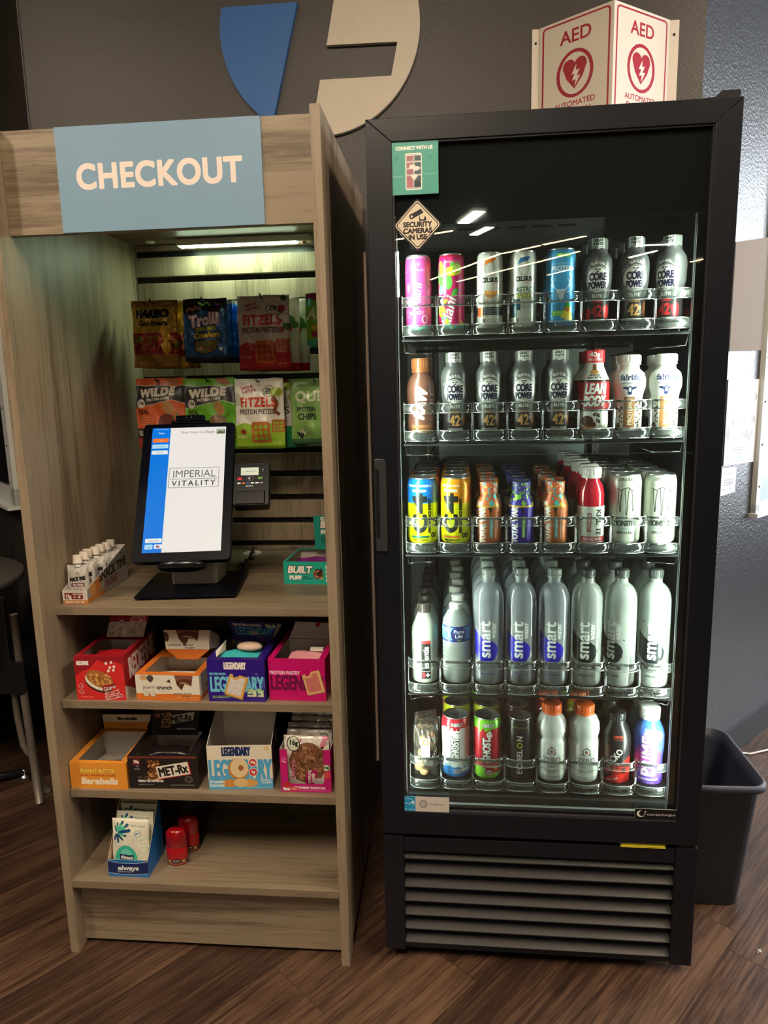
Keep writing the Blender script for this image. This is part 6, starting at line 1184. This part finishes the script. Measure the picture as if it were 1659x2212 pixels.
c = Cv(125, 172, gd, 2.4); c.rect(-63, 154, 63, 172, (150, 112, 44)).text('Share', 38, 160, 5, (214, 190, 130)).text('HARIBO', -4, 126, 20, (24, 22, 20), fit=92, bold=2.4, out=(1.4, (206, 190, 140))).text('Goldbears', 0, 106, 12, (28, 24, 22), fit=82, bold=1).rect(-63, 82, 63, 87, (150, 30, 34)).rect(-63, 40, 63, 82, (150, 66, 44)).blobs(50, [(176, 50, 44), (110, 120, 50), (190, 120, 60), (170, 90, 50), (120, 40, 34)], -60, 60, 42, 80, 4, 8, 3, el=.7).rect(-63, 32, 63, 40, (150, 26, 34)).fine(-50, 20, 35, 1, (226, 200, 190), 1.4).rect(-63, 0, 63, 30, (150, 116, 50)).ell(34, 52, 12, 20, (206, 164, 50)).ell(34, 78, 10, 10, (206, 164, 50))
cb = Cv(125, 172, (206, 170, 50), 1.2); cb.rect(-63, 32, 63, 87, (150, 50, 34)).blobs(20, [(176, 50, 44), (110, 120, 50), (190, 120, 60)], -60, 60, 42, 80, 4, 8, 3)
bags('front gold gummy-candy bag on the upper hook row, far left', .140, 1.563, .124, .175, .034, .455, 3, .040, .014, (c.mat('gold_bag_print', .3, .45, bump=1.0), cb.mat('gold_bag_plain', .3, .45, bump=1.0)), 'gold gummy bags', seed=51, rz=0)
c = Cv(124, 160, (40, 96, 160), 2.4); c.blobs(90, [(30, 80, 150), (60, 130, 196), (20, 60, 120)], -62, 62, 0, 130, 2, 6, 3, el=.5, al=.7).rect(-62, 138, 62, 160, (24, 28, 40)).poly([(-62, 138), (62, 138), (40, 120), (0, 130), (-40, 118), (-62, 124)], (24, 28, 40))
c.line([(-52, 126), (-44, 136), (-34, 130), (-24, 140)], 5, (206, 130, 90)).line([(-18, 150), (-6, 142), (4, 152), (14, 142)], 5, (120, 190, 60)).line([(28, 150), (34, 140), (42, 146)], 5, (150, 70, 160)).line([(44, 128), (52, 132)], 5, (60, 176, 190))
c.text('Trolli', -4, 92, 27, (226, 218, 220), fit=82, bold=2.4, gap=.08, rot=8, out=(2.2, (150, 30, 70)), shear=.1).text('SOUR BRITE', 2, 78, 9, (190, 206, 60), fit=58, bold=.8, rot=5, out=(1.2, (20, 24, 30))).text('Crawlers', 2, 60, 14, (206, 170, 60), fit=72, bold=1.4, rot=4, out=(1.6, (20, 24, 30)))
c.poly([(-36, 30), (-20, 18), (0, 16), (34, 34), (40, 54), (-36, 54)], (30, 30, 40)).poly([(-32, 32), (-18, 21), (0, 19), (31, 36), (36, 52), (-32, 52)], (130, 110, 70)).blobs(16, [(170, 90, 90), (150, 150, 60), (196, 150, 70), (120, 140, 80)], -26, 30, 26, 48, 4, 7, 3, el=.5).text('Crawlers', 2, 60, 14, (206, 170, 60), fit=72, bold=1.4, rot=4, out=(1.6, (20, 24, 30))).rect(-62, 0, 62, 12, (20, 28, 48)).rect(38, 26, 46, 36, (214, 214, 210))
cb = Cv(124, 160, (30, 104, 190), 1.2); cb.blobs(80, [(30, 90, 170), (90, 170, 226), (20, 70, 150)], -62, 62, 14, 150, 2, 6, 3, el=.5).rect(-62, 0, 62, 12, (20, 28, 48)).rect(-62, 150, 62, 160, (200, 206, 206))
bags('front blue gummy-worm bag on the upper hook row, second from left', .278, 1.563, .120, .162, .014, .455, 8, .0172, .006, (c.mat('blue_bag_print', .3, .25, bump=.8), cb.mat('blue_bag_plain', .3, .3, bump=.5)), 'blue gummy bags', seed=61, rz=1)
def fitz(low, word, cherry):
    c = Cv(132, 186, (196, 184, 172) if cherry else (222, 218, 206), 2.4); rd = (190, 40, 46) if cherry else (206, 70, 40)
    c.rect(-66, 0, 66, 58, low).poly([(-66, 58), (66, 58), (66, 78), (30, 66), (0, 56), (-40, 70), (-66, 62)], low)
    c.text('Lenny &', -32, 160, 8, (170, 60, 80), fit=32, rot=10, bold=.4).text("Larry's", -26, 150, 9, (170, 60, 80), fit=38, rot=8, bold=.4).ring(28, 152, 16, 16, 1.4, (50, 50, 46), (214, 214, 196)).text('20g', 28, 151, 9, (40, 40, 38), fit=20, bold=.7).text('PROTEIN', 28, 145, 3.6, (40, 40, 38), fit=20, bold=.3)
    c.text('FiTZELS', -2, 112, 23, rd, fit=98, bold=1.6, gap=.16).text('PROTEIN PRETZELS', -2, 92, 13, (60, 50, 46), fit=104, bold=.5, gap=.08)
    for k, (x_, y_, s2) in enumerate(((4, 44, 1), (50, 60, .6))):
        c.poly([(x_+s2*p[0], y_+s2*p[1]) for p in rrect(-26, 26, -28, 28, 8)], (176, 104, 52) if not cherry else (190, 90, 40))
        for i in range(3):
            for j in range(3): c.poly([(x_+s2*p[0], y_+s2*p[1]) for p in rrect(-19+i*14, -9+i*14, -21+j*15, -11+j*15, 3)], low if not cherry else (150, 50, 30))
    c.rect(-66, 0, 66, 8, tuple(v*.8 for v in low)).ell(-44, 46, 8, 7, (150, 50, 46)).text(word, -46, 30, 5, (236, 230, 220), fit=30).text('NET WT', 46, 14, 4, (236, 230, 220))
    if cherry: c.blobs(10, [(150, 40, 50), (226, 220, 206), (60, 100, 50)], 46, 64, 90, 180, 6, 10, 4)
    else: c.ell(48, 150, 16, 12, (150, 176, 60)).line([(40, 140), (52, 120), (44, 100), (56, 90)], 8, (120, 70, 40))
    return c
cb = Cv(132, 186, (206, 200, 190), 1.2); cb.blobs(14, [(150, 40, 50), (60, 110, 50), (176, 60, 50)], -60, 60, 90, 180, 8, 16, 4).rect(-66, 0, 66, 20, (170, 30, 40))
bags('front grey-white pretzel bag with a red base on the upper hook row', .434, 1.566, .138, .192, .034, .452, 3, .040, .018, (fitz((176, 30, 36), 'PIZZA', 1).mat('red_pretzel_print', .35, .1, bump=.45), cb.mat('pretzel_plain', .35, .1, bump=.4)), 'upper pretzel bags', seed=71, rz=-2)
c = Cv(125, 130, (120, 176, 50), 2.2); c.rect(-63, 112, 63, 130, (150, 44, 90)).poly([(-50+14*math.cos(R(k*30))*(1 if k % 2 else .85), 106+12*math.sin(R(k*30))*(1 if k % 2 else .85)) for k in range(12)], (90, 180, 140)).text('Alani', -20, 66, 26, (214, 226, 190), fit=80, bold=1.4, shear=.3).poly([(-50, 34), (-10, 34), (-16, 20), (-44, 20)], (170, 50, 80)).ell(-34, 44, 14, 6, (226, 190, 80)).rect(-63, 0, 63, 14, (60, 176, 140))
cb = Cv(125, 130, (90, 150, 50), 1); cb.rect(-63, 0, 63, 20, (60, 190, 150))
bags('front bright green bag with a pink top on the upper hook row, far right', .600, 1.566, .104, .132, .026, .452, 3, .03, .001, (c.mat('green_pink_bag_print', .35, .1, bump=.4), cb.mat('green_pink_bag_plain', .35, .1, bump=.4)), 'green pink-topped bags', seed=81, rz=2)
def wild(bg, dk, fl):
    c = Cv(142, 190, bg, 2.4); c.poly([(-71, 172), (-40, 168), (0, 170), (40, 166), (71, 170), (71, 122), (40, 132), (10, 126), (-30, 118), (-71, 112)], dk).line([(-71, 173), (-40, 169), (0, 171), (40, 167), (71, 171)], 1.6, (200, 196, 180)).line([(-71, 111), (-30, 117), (10, 125), (40, 131), (71, 121)], 1.6, (200, 196, 180))
    c.text('WILDE', -4, 142, 20, (216, 208, 190), fit=98, bold=2.6, rot=4, gap=.14).text('PROTEIN CHIPS', 0, 130, 6.6, (206, 200, 186), fit=66, bold=.6, rot=4).ell(-50, 122, 12, 12, (200, 196, 184)).ell(-50, 122, 10.5, 10.5, (216, 210, 196)).text('13g', -50, 121, 6.5, (30, 30, 30), fit=15, bold=.5)
    c.ell(30, 110, 13, 20, (176, 130, 76), rot=30).ell(34, 184, 20, 10, (160, 100, 62), rot=-30).text('REAL', -44, 94, 12, (60, 24, 20), fit=30, bold=.8).fine(-60, -16, 84, 4, (226, 190, 160) if fl else (60, 90, 40), 1.6, 6).ell(24, 74, 24, 20, (110, 50, 46) if fl else (130, 100, 76)).line([(40, 82), (56, 96)], 5, (90, 120, 50)).rect(-71, 30, 71, 56, dk).text('BUFFALO' if fl else 'RANCH', -36, 36, 13, (206, 200, 186), fit=56, bold=.7).rect(-71, 0, 71, 30, (150, 60, 40) if fl else bg); return c
bags('front orange and charcoal chip bag on the lower hook row, far left', .138, 1.361, .140, .190, .040, .455, 2, .05, .022, (wild((206, 96, 50), (50, 48, 52), 1).mat('orange_chip_print', .4, bump=.35), Cv(142, 190, (196, 76, 46), 1).mat('orange_chip_plain', .4, bump=.35)), 'orange chip bags', seed=91, rz=-2, seal=.1)
bags('front green and charcoal chip bag on the lower hook row, second from left', .278, 1.357, .142, .190, .040, .450, 2, .05, .012, (wild((100, 170, 44), (56, 54, 56), 0).mat('green_chip_print', .4, bump=.35), Cv(142, 190, (86, 140, 40), 1).mat('green_chip_plain', .4, bump=.35)), 'green chip bags', seed=101, rz=1, seal=.1)
cb = Cv(132, 186, (206, 202, 190), 1.2); cb.blobs(10, [(120, 70, 40), (150, 176, 60)], -60, 60, 90, 180, 8, 14, 4).rect(-66, 0, 66, 60, (30, 120, 84)).text('S', 44, 92, 20, (40, 40, 36))
bags('front white pretzel bag with a lime base on the lower hook row', .412, 1.353, .132, .186, .034, .452, 3, .045, .020, (fitz((140, 180, 50), 'DILL', 0).mat('lime_pretzel_print', .35, .1, bump=.4), cb.mat('lime_pretzel_plain', .35, .1, bump=.5)), 'lower pretzel bags', seed=111, rz=2)
c = Cv(135, 170, (120, 158, 84), 2.2); c.rect(-68, 150, 68, 170, (96, 130, 70)).text('QUEST', 4, 112, 24, (200, 206, 180), fit=120, bold=1.6).text('PROTEIN', -26, 84, 12, (30, 50, 30), fit=52, bold=.8).text('CHIPS', -24, 64, 15, (30, 50, 30), fit=50, bold=1.2).poly([(-54, 30), (-30, 36), (-40, 12)], (30, 50, 30)).text('19g', -38, 28, 8, (226, 226, 206), bold=.5).ell(40, 90, 24, 30, (80, 120, 50)).rect(-68, 0, 68, 14, (60, 100, 60))
bags('front pale green protein chip bag on the lower hook row, far right', .565, 1.350, .135, .172, .036, .452, 2, .045, -.002, (c.mat('pale_green_bag_print', .35, .1, bump=.45), Cv(135, 170, (60, 110, 60), 1).mat('pale_green_bag_plain', .35, bump=.4)), 'pale green chip bags', seed=121, rz=1)
bpy.data.objects.remove(_to, do_unlink=True)
